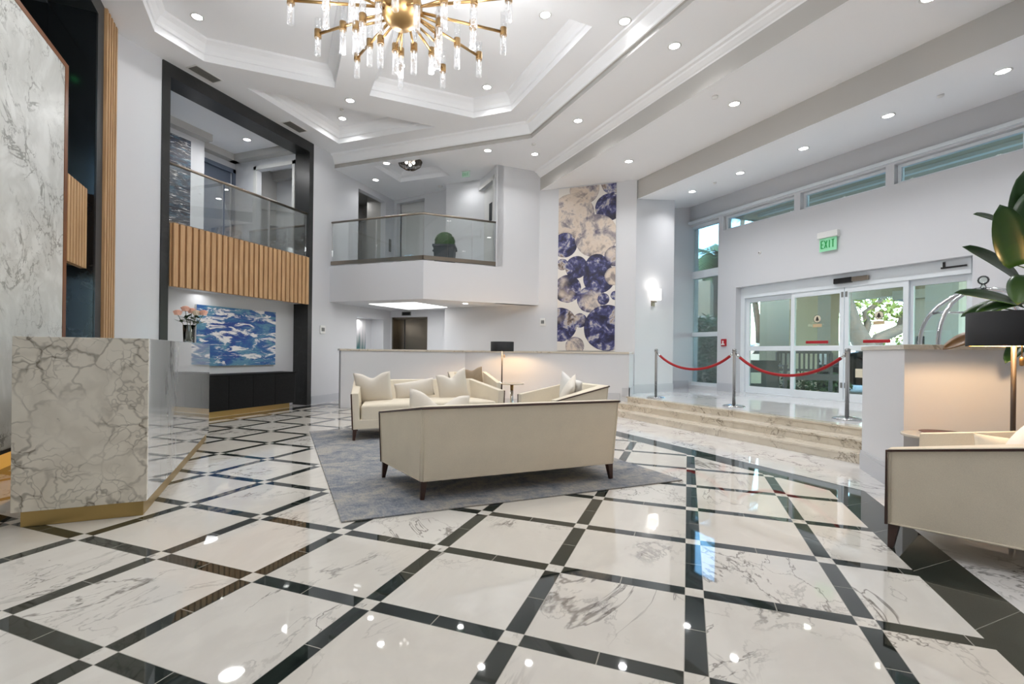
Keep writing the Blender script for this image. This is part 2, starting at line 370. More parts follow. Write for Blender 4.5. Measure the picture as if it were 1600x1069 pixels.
# landing and the three steps up to it
mb = MB(); mb.prism([P(6.3, 11.2), P(6.3, 1.6), P(9.7, 1.6), P(9.7, 11.2)], 0, PL)
struct(mb.build('floor_landing', MAT['landing']), 'raised marble landing inside the entrance')
root = empty('entrance_steps', (0, 0, 0)); struct(root, 'low marble steps up to the entrance landing', 'steps')
for i in range(3):
    a0 = 5.7 + .29*i; z = PL*(i+1)/3; bl = 10.02*R2
    mb = MB(); mb.prism([P(a0+.012, bl-a0), P(a0+.012, 2.2), P(6.31 if i < 2 else 6.6, 2.2), P(6.31 if i < 2 else 6.6, bl-6.31)], 0 if i == 0 else PL*i/3, z-.022)
    mb.build('riser', MAT['step'], root)
    mb = MB(); mb.prism([P(a0-.008, bl-a0), P(a0-.008, 2.2), P(6.31 if i < 2 else 6.45, 2.2), P(6.31 if i < 2 else 6.45, bl-6.31)], z-.022, z+(.001 if i == 2 else 0))
    mb.build('tread', MAT['step'], root)
# --- walls
YW = 4.445
wall('wall_left', (-7.5, YW), (-7.5, 9.0), 0, Z1+.03, .12, [(5.2-YW, 8.2-YW, 0, 5.36)])
wall('wall_left_recess', (-7.56, 9.0), (-7.56, 11.55), 0, 5.6, .15, [(.94, 2.07, .0, 2.0), (.95, 2.1, 3.05, 5.14)])
wall('wall_rear', (-7.56, 11.4), (-5.45, 11.4), 0, 2.26, .15, [(.06, 1.11, 0, 2.06)])
wall('wall_rear_upper', (-7.62, 11.52), (-4.80, 10.99), 3.0, 5.4, .15, [(.16, 1.14, 3.05, 5.2)])
wall('wall_balcony_side', P(4.32, 9.9), P(4.32, 11.6), 3.0, 5.4, -.15, [(.22, 1.12, 3.05, 5.03)])
wall('wall_gallery', P(4.30, 9.9), P(5.44, 9.9), 2.25, 5.4, .15)
wall('wall_artwork', (-5.6, 10.8), (-1.05, 10.8), 0, 5.4, .15)
wall('wall_artwork_return', (-5.6, 10.951), (-5.6, 11.39), 0, 2.26, -.12)
c1 = (-1.07, 10.8); c2 = P(8.2, 8.65); c3 = P(8.2, 9.48)
wall('wall_column', c1, c2, 0, 5.0, .14); wall('wall_column_return', c2, c3, 0, 5.1, .14); wall('wall_entry_side', c3, P(9.8, 9.48), 0, 5.2, .14)
# entrance wall, u runs along -b from b=9.7
B0 = 9.7
def U(b): return B0 - b
H = [(U(9.57), U(8.58), .40, 4.44), (U(8.45), U(6.70), 4.10, 4.44), (U(6.57), U(5.05), 4.10, 4.44), (U(4.92), U(3.32), 4.10, 4.44), (U(8.07), U(3.87), PL-.02, 2.71)]
wall('wall_entry', P(9.5, B0), P(9.5, 1.4), .0, 5.25, .26, H)
wall('wall_reception', P(-2.16, 8.42), P(-2.16, 0.2), 0, Z1+.03, -.14, [(8.42-7.66, 8.42-3.2, 0, 5.34)])
wall('wall_right', (4.8, 9.3), (4.8, -2.6), 0, 5.7, .15)
wall('wall_back', (4.8, -2.6), (-1.8, -2.6), 0, 5.7, .15)
wall('wall_back_corner', (-1.8, -2.6), P(-2.16, .2), 0, 5.7, .15)
# --- half walls with marble tops beside the steps
LZ = 1.20
def ledge(name, poly, top, over, zt, label):
    mb = MB(); mb.prism(poly, 0, zt-.04); o = struct(mb.build(name, MAT['wall']), label)
    mb = MB(); mb.prism(over, zt-.04, zt); mb.build('ledge_top', MAT['ledge'], o, bevel=.004); return o
u = Vector((1, 1)).normalized(); n = Vector((-1, 1)).normalized()
A0 = Vector((-6.53, 8.09)); A1 = Vector((-4.66, 10.0)); dd = (A1-A0).normalized(); nn = Vector((-dd.y, dd.x))
ledge('wall_ledge_left', [tuple(A0), tuple(A1), (-1.08, 10.0), (-1.08, 10.8), (-5.2, 10.8), tuple(A1+nn*.3), tuple(A0+nn*.3)], None,
      [tuple(A0-dd*.03-nn*.02), tuple(A1-nn*.02+Vector((.008, 0))), (-1.08, 9.98), (-1.08, 10.8), (-5.2, 10.8), tuple(A1+nn*.32), tuple(A0-dd*.03+nn*.32)], LZ, 'white half wall with marble ledge below the artwork')
ledge('wall_ledge_right', [(1.69, 5.05), (4.75, 5.05), (4.75, 5.4), (2.05, 5.4), (2.05, 6.1), (1.69, 6.1)], None,
      [(1.675, 5.03), (4.75, 5.03), (4.75, 5.42), (2.07, 5.42), (2.07, 6.11), (1.675, 6.11)], 1.262, 'white half wall with marble ledge right of the steps')
# --- baseboards
strip('baseboard_left', [(-7.5, 9.0), (-7.5, 8.33)], 0, .16, .018); strip('baseboard_left_front', [(-7.5, 5.07), (-7.5, YW)], 0, .16, .018)
strip('baseboard_recess', [(-7.56, 11.4), (-7.56, 9.0), (-7.5, 9.0)], 0, .16, .018)
strip('baseboard_column', [c2, c1], PL, PL+.17, .018); strip('baseboard_entry_side', [P(9.5, 9.48), P(8.2, 9.48)], PL, PL+.17, .018)
strip('baseboard_entry', [P(9.5, 8.09), P(9.5, 8.56)], PL, PL+.17, .018); strip('baseboard_entry_corner', [P(9.5, 9.59), P(9.5, 9.7)], PL, PL+.17, .018)
strip('baseboard_entry_right', [P(9.5, 1.6), P(9.5, 3.85)], PL, PL+.17, .018)
mb = MB()
mb.box(1.672, 1.69, 5.03, 6.1, 0, .16); mb.box(1.678, 1.69, 5.03, 6.1, .16, .19); mb.box(1.672, 4.74, 5.032, 5.05, 0, .16); mb.box(1.672, 4.74, 5.038, 5.05, .16, .19)
struct(mb.build('baseboard_ledge_right', MAT['base']))
mb = MB(); mb.box(-4.6, -1.4, 9.982, 10.0, 0, .17); mb.box(-1.5, -1.25, 9.982, 10.0, .21, .38); mb.box(-1.21, -1.062, 9.982, 10.0, PL, PL+.17); mb.box(-1.08, -1.062, 9.982, 10.8, PL, PL+.17)
struct(mb.build('baseboard_ledge_left', MAT['base']))
# ------------------------------------------------------------------ ceilings
def inset(poly, d):   # move every edge of a convex polygon inwards by d
    n = len(poly); ar = sum(poly[i][0]*poly[(i+1)%n][1]-poly[(i+1)%n][0]*poly[i][1] for i in range(n)); sg = 1 if ar > 0 else -1
    out = []
    for i in range(n):
        p0, p1, p2 = (Vector(poly[(i-1)%n]), Vector(poly[i]), Vector(poly[(i+1)%n]))
        d1 = (p1-p0).normalized(); d2 = (p2-p1).normalized()
        n1 = Vector((-d1.y, d1.x))*sg; n2 = Vector((-d2.y, d2.x))*sg
        k = (n1+n2)/(1+n1.dot(n2)); out.append(tuple(p1+k*d))
    return out
CH = 6.98*R2
trayA = [P(-1.66, 4.0), P(-1.66, 8.17), P(-1.14, 8.68), P(.775, 8.66), P(.775, 5.56), P(.775, 4.0)]
trayA = [P(-1.66, 5.56), P(-1.66, 8.20), P(-1.13, 8.72), P(.775, 8.66), P(.775, 5.56)]
trayB = [P(1.345, 5.56), P(1.345, 8.66), P(3.26, 8.65), P(3.79, 8.11), P(3.79, 5.56)]
trayC = [(-6.98, 6.16), (-6.98, 8.50), (-4.66, 8.50)]
edge = [(-7.6, 8.98), (-2.87, 8.98), P(4.32, -3.5)]
fas = []
def off_edge(d): return [(-7.6, 8.98+d), (-2.871 + d*(R2-1), 8.98+d), P(4.32+d, -3.5)]
e0 = off_edge(-.12)
mb = MB(); mb.poly([(-7.6, 4.3), *e0, P(-3.2, -3.5), P(-2.25, 2.0)], [trayA, trayB, trayC], Z1)
struct(mb.build('ceiling', MAT['ceil']), 'white main ceiling with recessed trays')
for k, tr in enumerate((trayA, trayB, trayC)):
    prof = [(0, Z1), (0, Z1+.10), (.02, Z1+.11), (.03, Z1+.16), (.07, Z1+.23), (.12, Z1+.27), (.13, Z1+.30)]
    mb = MB()
    rings = [[(x, y, z) for x, y in (inset(tr, dd_) if dd_ else tr)] for dd_, z in prof]
    for r0, r1 in zip(rings[:-1], rings[1:]):
        for i in range(len(tr)):
            j = (i+1) % len(tr); mb.face([r0[i], r0[j], r1[j], r1[i]])
    mb.poly([(x, y) for x, y, z in rings[-1]], [], prof[-1][1])
    struct(mb.build(('ceiling_tray_left', 'ceiling_tray_right', 'ceiling_tray_corner')[k], MAT['ceil']))
def extr(mb, prof, f):
    for (d0, z0), (d1, z1) in zip(prof[:-1], prof[1:]):
        a, b = f(d0), f(d1)
        for i in range(len(a)-1): mb.face([(*a[i], z0), (*a[i+1], z0), (*b[i+1], z1), (*b[i], z1)])
mb = MB(); extr(mb, [(-.12, Z1), (-.11, 5.545), (-.06, 5.53), (-.05, 5.50), (-.02, 5.44), (-.005, 5.41), (0, 5.375), (.02, 5.37)], off_edge)
struct(mb.build('trim_1', MAT['ceil']), 'white crown moulding edging the main ceiling')
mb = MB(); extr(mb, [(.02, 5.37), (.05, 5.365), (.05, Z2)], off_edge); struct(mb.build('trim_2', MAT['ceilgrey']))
# gallery ceiling and the strip beside it
trayD = [(-6.6, 9.22), (-6.6, 10.3), (-5.25, 10.3), (-5.25, 9.22)]
e5 = off_edge(.05)
def line_a(a): return [P(a, 12.6), P(a, -3.5)]
mb = MB(); mb.poly([e5[0], e5[1], e5[2], P(5.23, -3.5), P(5.23, 10.6), (-3.6, 12.2), (-7.7, 12.2)], [trayD], Z2); struct(mb.build('ceiling_gallery', MAT['ceil']))
mb = MB(); rings = [[(x, y, z) for x, y in inset(trayD, d_)] for d_, z in ((0, Z2), (.04, Z2+.08), (.1, Z2+.11), (.16, Z2+.20))]
for r0, r1 in zip(rings[:-1], rings[1:]):
    for i in range(4): mb.face([r0[i], r0[(i+1)%4], r1[(i+1)%4], r1[i]])
mb.poly([(x, y) for x, y, z in rings[-1]], [], Z2+.20); struct(mb.build('ceiling_gallery_tray', MAT['ceil']))
mb = MB(); extr(mb, [(5.23, Z2), (5.25, 5.27), (5.29, 5.26), (5.30, 5.24), (5.35, 5.20), (5.37, 5.19), (5.38, 5.17)], line_a); struct(mb.build('trim_3', MAT['ceil']))
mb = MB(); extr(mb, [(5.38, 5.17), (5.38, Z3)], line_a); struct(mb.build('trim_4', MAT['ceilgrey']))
mb = MB(); extr(mb, [(5.38, Z3), (6.93, Z3)], line_a); struct(mb.build('ceiling_middle', MAT['ceil']))
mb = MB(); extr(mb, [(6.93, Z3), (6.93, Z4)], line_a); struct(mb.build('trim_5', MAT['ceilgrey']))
mb = MB(); extr(mb, [(6.93, Z4), (9.52, 4.93)], line_a); struct(mb.build('ceiling_entry', MAT['ceil']))
# roof above everything, so no sky shows
mb = MB(); mb.prism([(-11, -3.4), (5.2, -3.4), (5.2, 8.8), P(9.75, 10.4), (-2, 13), (-11, 13)], 6.0, 6.2); struct(mb.build('ceiling_slab', MAT['dark']))
mb = MB(); mb.box(-11.2, -11, -3.4, 13, -.1, 6.1); mb.box(-11.1, -1.5, 13, 13.2, -.1, 6.1); struct(mb.build('wall_outer', MAT['dark']))
# ------------------------------------------------------------------ gallery balcony
mb = MB(); mb.prism([(-7.56, 8.887), (-5.113, 8.887), (-3.21, 10.79), (-3.3, 12.4), (-7.56, 12.4)], 2.25, 3.05)
struct(mb.build('floor_gallery', MAT['wall']), 'white balcony floor slab of the gallery')
# lobby back space closed
wall('wall_lobby_side', (-7.7, 11.55), (-7.7, 12.6), 0, 6, .1); 
# ------------------------------------------------------------------ left bay: dark stone portal, recess below, room above
mb = MB()
for y0, y1 in ((5.09, 5.21), (8.19, 8.31)): mb.box(-7.86, -7.475, y0, y1, 0, 5.55)
mb.box(-7.86, -7.475, 5.21, 8.19, 5.345, 5.55)
struct(mb.build('trim_6', MAT['frame_stone']), 'charcoal stone portal framing the left bay')
wall('wall_left_bay', (-7.86, 5.0), (-7.86, 8.4), 0, 2.6, .12)
mb = MB(); mb.box(-9.8, -7.5, 5.21, 8.19, 2.14, 3.06); struct(mb.build('floor_left_bay', MAT['wall']))
wall('wall_bay_back', (-9.62, 3.9), (-9.62, 8.4), 3.0, 5.7, .12, [(3.22, 4.22, 3.06, 5.21)])
wall('wall_bay_art', (-9.2, 4.0), (-9.2, 7.12), 3.0, 5.7, .3)
wall('wall_bay_side', (-9.8, 8.2), (-7.86, 8.2), 3.0, 5.7, .12, [(.85, 1.87, 3.06, 5.14)])
wall('wall_bay_front', (-7.75, 4.0), (-9.8, 4.0), 3.0, 5.7, .12)
mb = MB(); mb.poly([(-10, 3.8), (-7.7, 3.8), (-7.7, 9.5), (-10, 9.5)], [], 5.5); struct(mb.build('ceiling_left_bay', MAT['ceil']))
mb = MB()
for (x0, x1, y0, y1) in ((-9.2, -9.02, 4.0, 7.16), (-9.62, -9.44, 7.12, 8.2), (-9.62, -7.86, 8.02, 8.2)): mb.box(x0, x1, y0, y1, 5.36, 5.5)
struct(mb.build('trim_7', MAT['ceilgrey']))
mb = MB(); mb.box(-9.72, -9.66, 7.1, 8.2, 3.06, 5.25); d1 = struct(mb.build('door_1', MAT['door_blue']), 'blue grey door in the room above the left bay')
mb = MB(); mb.box(-9.63, -9.58, 7.13, 7.19, 3.06, 5.22); mb.box(-9.63, -9.58, 8.12, 8.19, 3.06, 5.22); mb.box(-9.63, -9.58, 7.13, 8.19, 5.13, 5.22); mb.build('door_frame', MAT['door_blue'], d1)
mb = MB()
for x0, x1, z0, z1 in ((-8.95-.08, -8.95, 3.06, 5.22), (-7.93, -7.87, 3.06, 5.22), (-9.03, -7.87, 5.14, 5.22)): mb.box(x0, x1, 8.17, 8.2, z0, z1)
struct(mb.build('trim_8', MAT['door_white']))
mb = MB(); mb.box(-9.6, -7.72, 9.3, 9.36, 3.06, 5.6); struct(mb.build('wall_bay_corridor', MAT['wall']))
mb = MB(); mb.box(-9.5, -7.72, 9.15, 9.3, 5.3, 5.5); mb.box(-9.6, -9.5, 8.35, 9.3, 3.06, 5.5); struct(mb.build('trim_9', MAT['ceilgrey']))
def louvre_slats(name, p0, p1, z0, z1, nrm, n, depth, label, gap=.14):
    mb = MB(); p0 = Vector(p0); p1 = Vector(p1); L = (p1-p0).length; d = (p1-p0)/L; q = Vector(nrm); w = L/n
    mb.prism([tuple(p0), tuple(p1), tuple(p1-q*.02), tuple(p0-q*.02)], z0, z1)
    for i in range(n):
        a = p0+d*(w*(i+gap)); b = p0+d*(w*(i+1-gap)); mb.prism([tuple(a), tuple(b), tuple(b+q*depth), tuple(a+q*depth)], z0, z1)
    return mb.build(name, MAT['oak'])
o = louvre_slats('slat_panel', (-7.46, 5.22), (-7.46, 8.15), 2.12, 3.10, (1, 0), 27, .055, '', .16); tag(o, 'oak slat panel fronting the balcony above the blue painting', 'wall panel', 'oak slat panels')
# ------------------------------------------------------------------ reception side
o = louvre_slats('slat_panel', P(-2.16, 8.36), P(-2.16, 7.87), 0, Z1-.01, (u.x, u.y), 5, .05, '', .24); tag(o, 'tall narrow oak slat strip beside the reception portal', 'wall panel', 'oak slat panels')
mb = MB(); uu = Vector(P(1, 0))
def abprism(mb, a0, a1, b0, b1, z0, z1): mb.prism([P(a0, b0), P(a1, b0), P(a1, b1), P(a0, b1)], z0, z1)
abprism(mb, -2.62, -2.135, 7.64, 7.86, 0, 5.55); abprism(mb, -2.62, -2.135, 3.0, 3.22, 0, 5.55); abprism(mb, -2.62, -2.135, 3.22, 7.64, 5.33, 5.55)
struct(mb.build('trim_10', MAT['frame_stone']), 'charcoal stone portal behind the reception desk')
mb = MB(); abprism(mb, -3.4, -3.3, 2.9, 8.0, 0, 5.7); struct(mb.build('wall_reception_back', MAT['black_stone']))
mb = MB(); abprism(mb, -3.3, -2.62, 7.62, 7.86, 0, 5.56); abprism(mb, -2.62, -2.15, 7.625, 7.638, 0, 5.33); struct(mb.build('wall_reception_niche', MAT['black_stone']))
mb = MB(); abprism(mb, -3.3, -2.62, 3.0, 7.62, 5.3, 5.5); struct(mb.build('ceiling_reception_niche', MAT['dark']))
mb = MB(); abprism(mb, -3.28, -2.9, 6.6, 7.18, 3.2, 5.3); struct(mb.build('wall_reception_pier', MAT['dark']))
o = louvre_slats('slat_panel', P(-2.235, 7.52), P(-2.235, 6.3), 2.12, 3.09, (u.x, u.y), 14, .05, ''); tag(o, 'oak slat panel high in the dark reception portal', 'wall panel', 'oak slat panels')
mb = MB(); abprism(mb, -3.3, -2.26, 6.3, 7.62, 2.16, 3.04); struct(mb.build('floor_reception_gallery', MAT['dark']))
mb = MB(); abprism(mb, -2.25, -2.24, 6.3, 7.1, 3.1, 4.0); tag(mb.build('glass_rail_panel', MAT['rail_glass']), 'glass rail above the slats in the dark reception portal', 'railing')
# marble feature panel with wood edge and a plinth with its underglow as emission
t = empty('feature_panel', P3(-2.36, 5.2, 0), 0, 'tall white marble feature panel behind the reception desk', 'wall panel')
def child_ab(name, mat, par, a0, a1, b0, b1, z0, z1, bevel=0):
    mb = MB(); x0, y0 = P(-2.36, 5.2)
    q = [P(a0, b0), P(a1, b0), P(a1, b1), P(a0, b1)]; mb.prism([(px_-x0, py_-y0) for px_, py_ in q], z0, z1); return mb.build(name, MAT[mat], par, bevel=bevel)
child_ab('marble_slab', 'feature', t, -2.15, -2.085, 3.4, 6.49, .30, 4.07)
lab(child_ab('edge_band', 'bronze_wood', t, -2.17, -2.08, 6.49, 6.57, .285, 4.12), 'stained wood edge band'); child_ab('top_band', 'bronze_wood', t, -2.17, -2.08, 3.4, 6.49, 4.07, 4.12)
child_ab('bottom_band', 'black_metal', t, -2.17, -2.08, 3.4, 6.49, .27, .30); 
g = G('lit gold plinth'); MAT['litgold'] = g.bsdf(srgb(220, 160, 80), .4, emis=srgb(255, 190, 90), estr=.45)  # LED underglow put into the plinth colour as emission
lab(child_ab('plinth', 'litgold', t, -2.46, -2.40, 3.4, 6.55, 0, .34), 'gold plinth with underglow put into its colour')
mb = MB(); mb.ball((0, 0, 0), .04); o = mb.build('exit_glint', MAT['glint_green'], None, P3(-2.75, 6.35, 5.0)); tag(o, 'small green exit sign glint high in the dark reception portal', 'light')  # glowing ball stands in for the exit sign's green reflection
# ------------------------------------------------------------------ windows in the entrance wall (local x runs along -b, y along +a)
RZE = math.atan2(-1, 1)          # local +x = (1,-1)/sqrt2
def EW(b, z=0.0, a=9.5): return P3(a, b, z)
def window(name, b0, b1, z0, z1, mull=(), dep=.10, fr=.075, label=None):
    L = b0-b1; o = empty(name, EW(b0), RZE); struct(o, label)
    mb = MB()
    mb.box(0, fr, dep, dep+.1, z0, z1); mb.box(L-fr, L, dep, dep+.1, z0, z1); mb.box(fr, L-fr, dep, dep+.1, z0, z0+fr); mb.box(fr, L-fr, dep, dep+.1, z1-fr, z1)
    for m0, m1 in mull: mb.box(fr, L-fr, dep, dep+.1, m0, m1)
    mb.build('window_frame', MAT['frame'], o, bevel=.006)
    mb = MB(); mb.box(fr*.8, L-fr*.8, dep+.045, dep+.055, z0+.02, z1-.02); mb.build('pane', MAT['win_glass'], o)
    return o
window('window_1', 9.57, 8.58, .40, 4.44, [(1.62, 1.73), (3.09, 3.28)], label='tall three pane window left of the entrance doors')
window('window_2', 8.45, 6.70, 4.10, 4.44, fr=.05, label='clerestory window nearest the tall window'); window('window_3', 6.57, 5.05, 4.10, 4.44, fr=.05, label='middle clerestory window above the exit sign'); window('window_4', 4.92, 3.32, 4.10, 4.44, fr=.05, label='clerestory window farthest right')
mb = MB(); mb.prism([P(9.44, 9.6), P(9.5, 9.6), P(9.5, 2.0), P(9.44, 2.0)], 4.47, 4.53); struct(mb.build('trim_11', MAT['frame']))
# ------------------------------------------------------------------ sliding entrance doors
o = empty('door_2', EW(8.07), RZE); struct(o, 'white framed glass sliding entrance doors')
Y = .16
mb = MB(); L = 4.2
mb.box(.0, .10, Y, Y+.12, PL, 2.71); mb.box(L-.07, L, Y, Y+.12, PL, 2.71); mb.box(.10, L-.07, Y-.02, Y+.12, 2.46, 2.71); mb.box(.10, L-.07, Y-.0, Y+.12, PL-.0, PL+.02)
mb.build('door_frame', MAT['frame'], o, bevel=.005)
def panel(name, x0, x1, y, stl=.085):
    mb = MB(); z0, z1 = PL+.02, 2.46
    mb.box(x0, x0+stl, y, y+.05, z0, z1); mb.box(x1-stl, x1, y, y+.05, z0, z1)
    for a, b in ((z0, z0+.13), (1.27, 1.37), (z1-.10, z1)): mb.box(x0+stl, x1-stl, y, y+.05, a, b)
    p = mb.build(name, MAT['frame'], o, bevel=.004)
    mb = MB(); mb.box(x0+stl*.8, x1-stl*.8, y+.02, y+.03, z0+.1, z1-.08); mb.build('pane', MAT['door_glass'], p)
    return p
pA = panel('door_panel', .10, 1.26, Y+.06); pB = panel('door_panel', 1.22, 2.265, Y, .075); pC = panel('door_panel', 2.275, 3.30, Y, .075); pD = panel('door_panel', 3.26, 4.13, Y+.06)
for x in (2.235, 2.305):
    for z in (2.33, .62):
        mb = MB(); mb.box(x-.018, x+.018, Y-.008, Y, z-.05, z+.05); mb.build('lock_plate', MAT['grey_plastic'], o)
def sticker(x):     # round tree emblem over a small plate, on the glass
    t = empty('door_decal', EW(8.07-x, 0, 9.5+Y-.002), RZE, None); mb = MB(); yy = -.004+.02
    mb.T = Matrix.Translation((0, yy, 1.90)) @ Matrix.Rotation(math.pi/2, 4, 'X'); mb.lathe([(.078, 0), (.078, .003)], 28); ob = mb.build('disc', MAT['sign_cream'], t)
    mb = MB(); mb.T = Matrix.Translation((0, yy-.003, 1.90)) @ Matrix.Rotation(math.pi/2, 4, 'X'); mb.lathe([(.070, 0), (.070, .001), (.078, .001), (.078, 0), (.070, 0)], 28); mb.build('ring', MAT['sign_ink'], t)
    mb = MB(); q = [(0, .05), (.02, .022), (.012, .022), (.032, -.006), (.018, -.006), (.042, -.034), (.008, -.034), (.008, -.05), (-.008, -.05), (-.008, -.034), (-.042, -.034), (-.018, -.006), (-.032, -.006), (-.012, .022), (-.02, .022)]
    mb.T = Matrix.Translation((0, yy-.004, 1.90)) @ Matrix.Rotation(math.pi/2, 4, 'X'); mb.prism(q, 0, .002); mb.build('tree_emblem', MAT['sign_ink'], t)
    mb = MB(); mb.box(-.09, .09, yy-.002, yy+.002, 1.735, 1.80); mb.build('plate', plain('tan decal', (196, 172, 136), .5), t)
    return t
tag(sticker(1.76), 'round tree emblem decal on the glass door panel left of centre', 'door decal', 'tree emblem decals on the entrance doors')
tag(sticker(2.85), 'round tree emblem decal on the glass door panel right of centre', 'door decal', 'tree emblem decals on the entrance doors')
for x, lb in ((1.76, 'red push strip low on the glass below the left tree emblem'), (2.82, 'red push strip low on the glass below the right tree emblem')):
    mb = MB(); mb.box(-.22, .22, .0, .018, -.028, .028); tag(mb.build('push_strip', MAT['red_plastic'], None, EW(8.07-x, 1.44, 9.5+Y-.004), RZE, bevel=.008), lb, 'door decal', 'red push strips on the entrance doors')
mb = MB(); mb.box(-.30, .02, -.06, .0, -.05, .05); sn = mb.build('door_sensor', MAT['black_plastic'], None, EW(5.66, 2.585, 9.5+Y-.02), RZE, bevel=.01); tag(sn, 'black and silver motion sensor above the entrance doors', 'sensor')
mb = MB(); mb.box(.021, .30, -.055, .0, -.04, .045); lab(mb.build('silver_half', MAT['steel'], sn, bevel=.01), 'silver half')
mb = MB(); mb.box(-.16, .16, -.03, 0, -.025, .0); mb.box(-.14, -.11, -.02, 0, 0, .08); tag(mb.build('door_closer_bracket', MAT['black_metal'], None, EW(4.15, 2.60, 9.5+Y-.02), RZE), 'small black bracket at the right end of the door header', 'bracket')
# exit sign
t = empty('exit_sign', EW(5.98, 3.2, 9.5), RZE, 'green EXIT sign with white housing above the entrance doors', 'exit sign')
mb = MB(); mb.box(-.19, .19, -.09, 0, .21, .33); mb.build('housing', MAT['white_plastic'], t, bevel=.012)
g = G('edge lit exit plate'); MAT['exitplate'] = g.bsdf(srgb(160, 226, 186), .2, emis=srgb(110, 235, 150), estr=.05)
mb = MB(); mb.box(-.16, .16, -.052, -.044, -.04, .21); mb.build('acrylic_plate', MAT['exitplate'], t)
g = G('exit letters'); MAT['exitletter'] = g.bsdf(srgb(0, 130, 60), .4, emis=srgb(0, 200, 80), estr=.15)
def letters(mb, txt, x, z, h, w, st, y):   # block capitals from bars
    segs = {'E': [(0, 0, 0, 1), (0, 0, 1, 0), (0, .5, .8, .5), (0, 1, 1, 1)], 'X': [(0, 0, 1, 1), (0, 1, 1, 0)], 'I': [(.5, 0, .5, 1)], 'T': [(0, 1, 1, 1), (.5, 0, .5, 1)]}
    for ch in txt:
        for x0, z0, x1, z1 in segs[ch]:
            p = Vector((x+x0*w, y, z+z0*h)); q = Vector((x+x1*w, y, z+z1*h)); mb.tube([p, q], st, 4, True, False, math.pi/4)
        x += w*1.45
mb = MB(); letters(mb, 'EXIT', -.125, .02, .14, .045, .009, -.056); mb.build('lettering', MAT['exitletter'], t)
# alarm, sensor button on the wall
t = empty('fire_alarm_pull', EW(8.37, 1.37, 9.5), RZE, 'red fire alarm pull station between window and doors', 'fire alarm')
mb = MB(); mb.box(-.065, .065, -.045, 0, 0, .17); mb.build('case', MAT['red_plastic'], t, bevel=.008)
mb = MB(); mb.box(-.04, .04, -.062, -.045, .03, .06); mb.box(-.012, .012, -.06, -.045, .06, .13); mb.build('handle', MAT['white_plastic'], t)
mb = MB(); mb.T = Matrix.Rotation(math.pi/2, 4, 'X'); mb.lathe([(.035, 0), (.03, .02), (.012, .025)], 16); o = mb.build('wall_sensor', MAT['white_plastic'], None, EW(7.47, 3.40, 9.499), RZE); tag(o, 'tiny round white sensor on the wall left of the exit sign', 'sensor')
mb = MB(); mb.T = Matrix.Rotation(math.pi/2, 4, 'X'); mb.lathe([(.012, 0.024), (.012, .03)], 12); lab(mb.build('lens', MAT['black_plastic'], o), 'dark lens')
# ------------------------------------------------------------------ outside
GZ = -.10
mb = MB(); mb.prism([P(11.6, 60), P(11.6, -60), P(120, -60), P(120, 60)], -.25, GZ); mb.prism([P(9.75, 30), P(9.75, -30), P(11.6, -30), P(11.6, 30)], -.25, .28); struct(mb.build('ground', MAT['asphalt']))
t = empty('entrance_canopy', P3(16, 5, 3.6), 0, 'grey porte cochere canopy over the driveway', 'canopy'); t['kind'] = 'structure'
def abp(mb, a0, a1, b0, b1, z0, z1, oa=0, ob=0, oz=0):
    q = [P(a0, b0), P(a1, b0), P(a1, b1), P(a0, b1)]; x0, y0 = P(oa, ob); mb.prism([(x-x0, y-y0) for x, y in q], z0-oz, z1-oz)
mb = MB(); abp(mb, 9.9, 15.5, -4, 9.2, 4.95, 5.25, 16, 5, 3.6); abp(mb, 15.5, 23, -4, 13.5, 4.95, 5.25, 16, 5, 3.6); mb.build('soffit', MAT['canopy'], t)
mb = MB(); abp(mb, 23, 23.5, -4, 13.5, 3.7, 5.5, 16, 5, 3.6); abp(mb, 10, 15.5, 9.2, 9.4, 4.8, 5.5, 16, 5, 3.6); mb.build('beam', MAT['canopy'], t)
mb = MB()
for a0 in (11.6, 15.5): abp(mb, a0, a0+.12, -4, 9.2, 4.88, 4.95, 16, 5, 3.6)
mb.build('soffit_trim', MAT['white_stucco'], t)
for k, b in enumerate((7.3, 5.75, 4.1)):
    mb = MB(); mb.cyl((0, 0, 0), .11, -.012, 0, 20); o = mb.build('canopy_downlight', MAT['lens_warm'] if 'lens_warm' in MAT else MAT['lens'], None, P3(10.9, b, 4.948))
    tag(o, 'recessed light in the canopy soffit seen through the ' + ('clerestory nearest the tall window', 'middle clerestory', 'right clerestory')[k], 'light', 'canopy downlights')
def column(a, b, wa, wb, z1, mat, label, group=None):
    mb = MB(); x0, y0 = P(a, b)
    def q(s): return [(P(a+i*wa*s/2, b+j*wb*s/2)[0]-x0, P(a+i*wa*s/2, b+j*wb*s/2)[1]-y0) for i, j in ((-1, -1), (1, -1), (1, 1), (-1, 1))]
    mb.prism(q(1), GZ+.2, z1); mb.prism(q(1.08), GZ, GZ+.2); mb.prism(q(1.08), z1-.25, z1); o = mb.build('canopy_column', MAT[mat], None, (x0, y0, 0)); tag(o, label, 'column', group)
def ray(u_, v_, d):   # a place seen through the glass, d metres ahead
    f, cx, cy = 766.33, 778.03, 551.72; c, s = math.cos(.3693), math.sin(.3693); cr, sr = math.cos(.012), math.sin(.012)
    X, Yv = (u_-cx)/f, (v_-cy)/f; xr = cr*X + sr*Yv; up = sr*X - cr*Yv
    return (d*(c*xr - s), d*(s*xr + c), 1.15 + d*up)
def toab(p): return ((p[0]+p[1])/R2, (-p[0]+p[1])/R2)
a_c, b_c = toab(ray(1231, 560, 15.5)); column(a_c, b_c, 1.3, 1.0, 5.0, 'beige', 'broad beige stucco column outside the entrance doors')
a_c, b_c = toab(ray(1291, 560, 19)); column(a_c, b_c, .5, .62, 5.0, 'canopy', 'slim grey column outside beyond the bench')
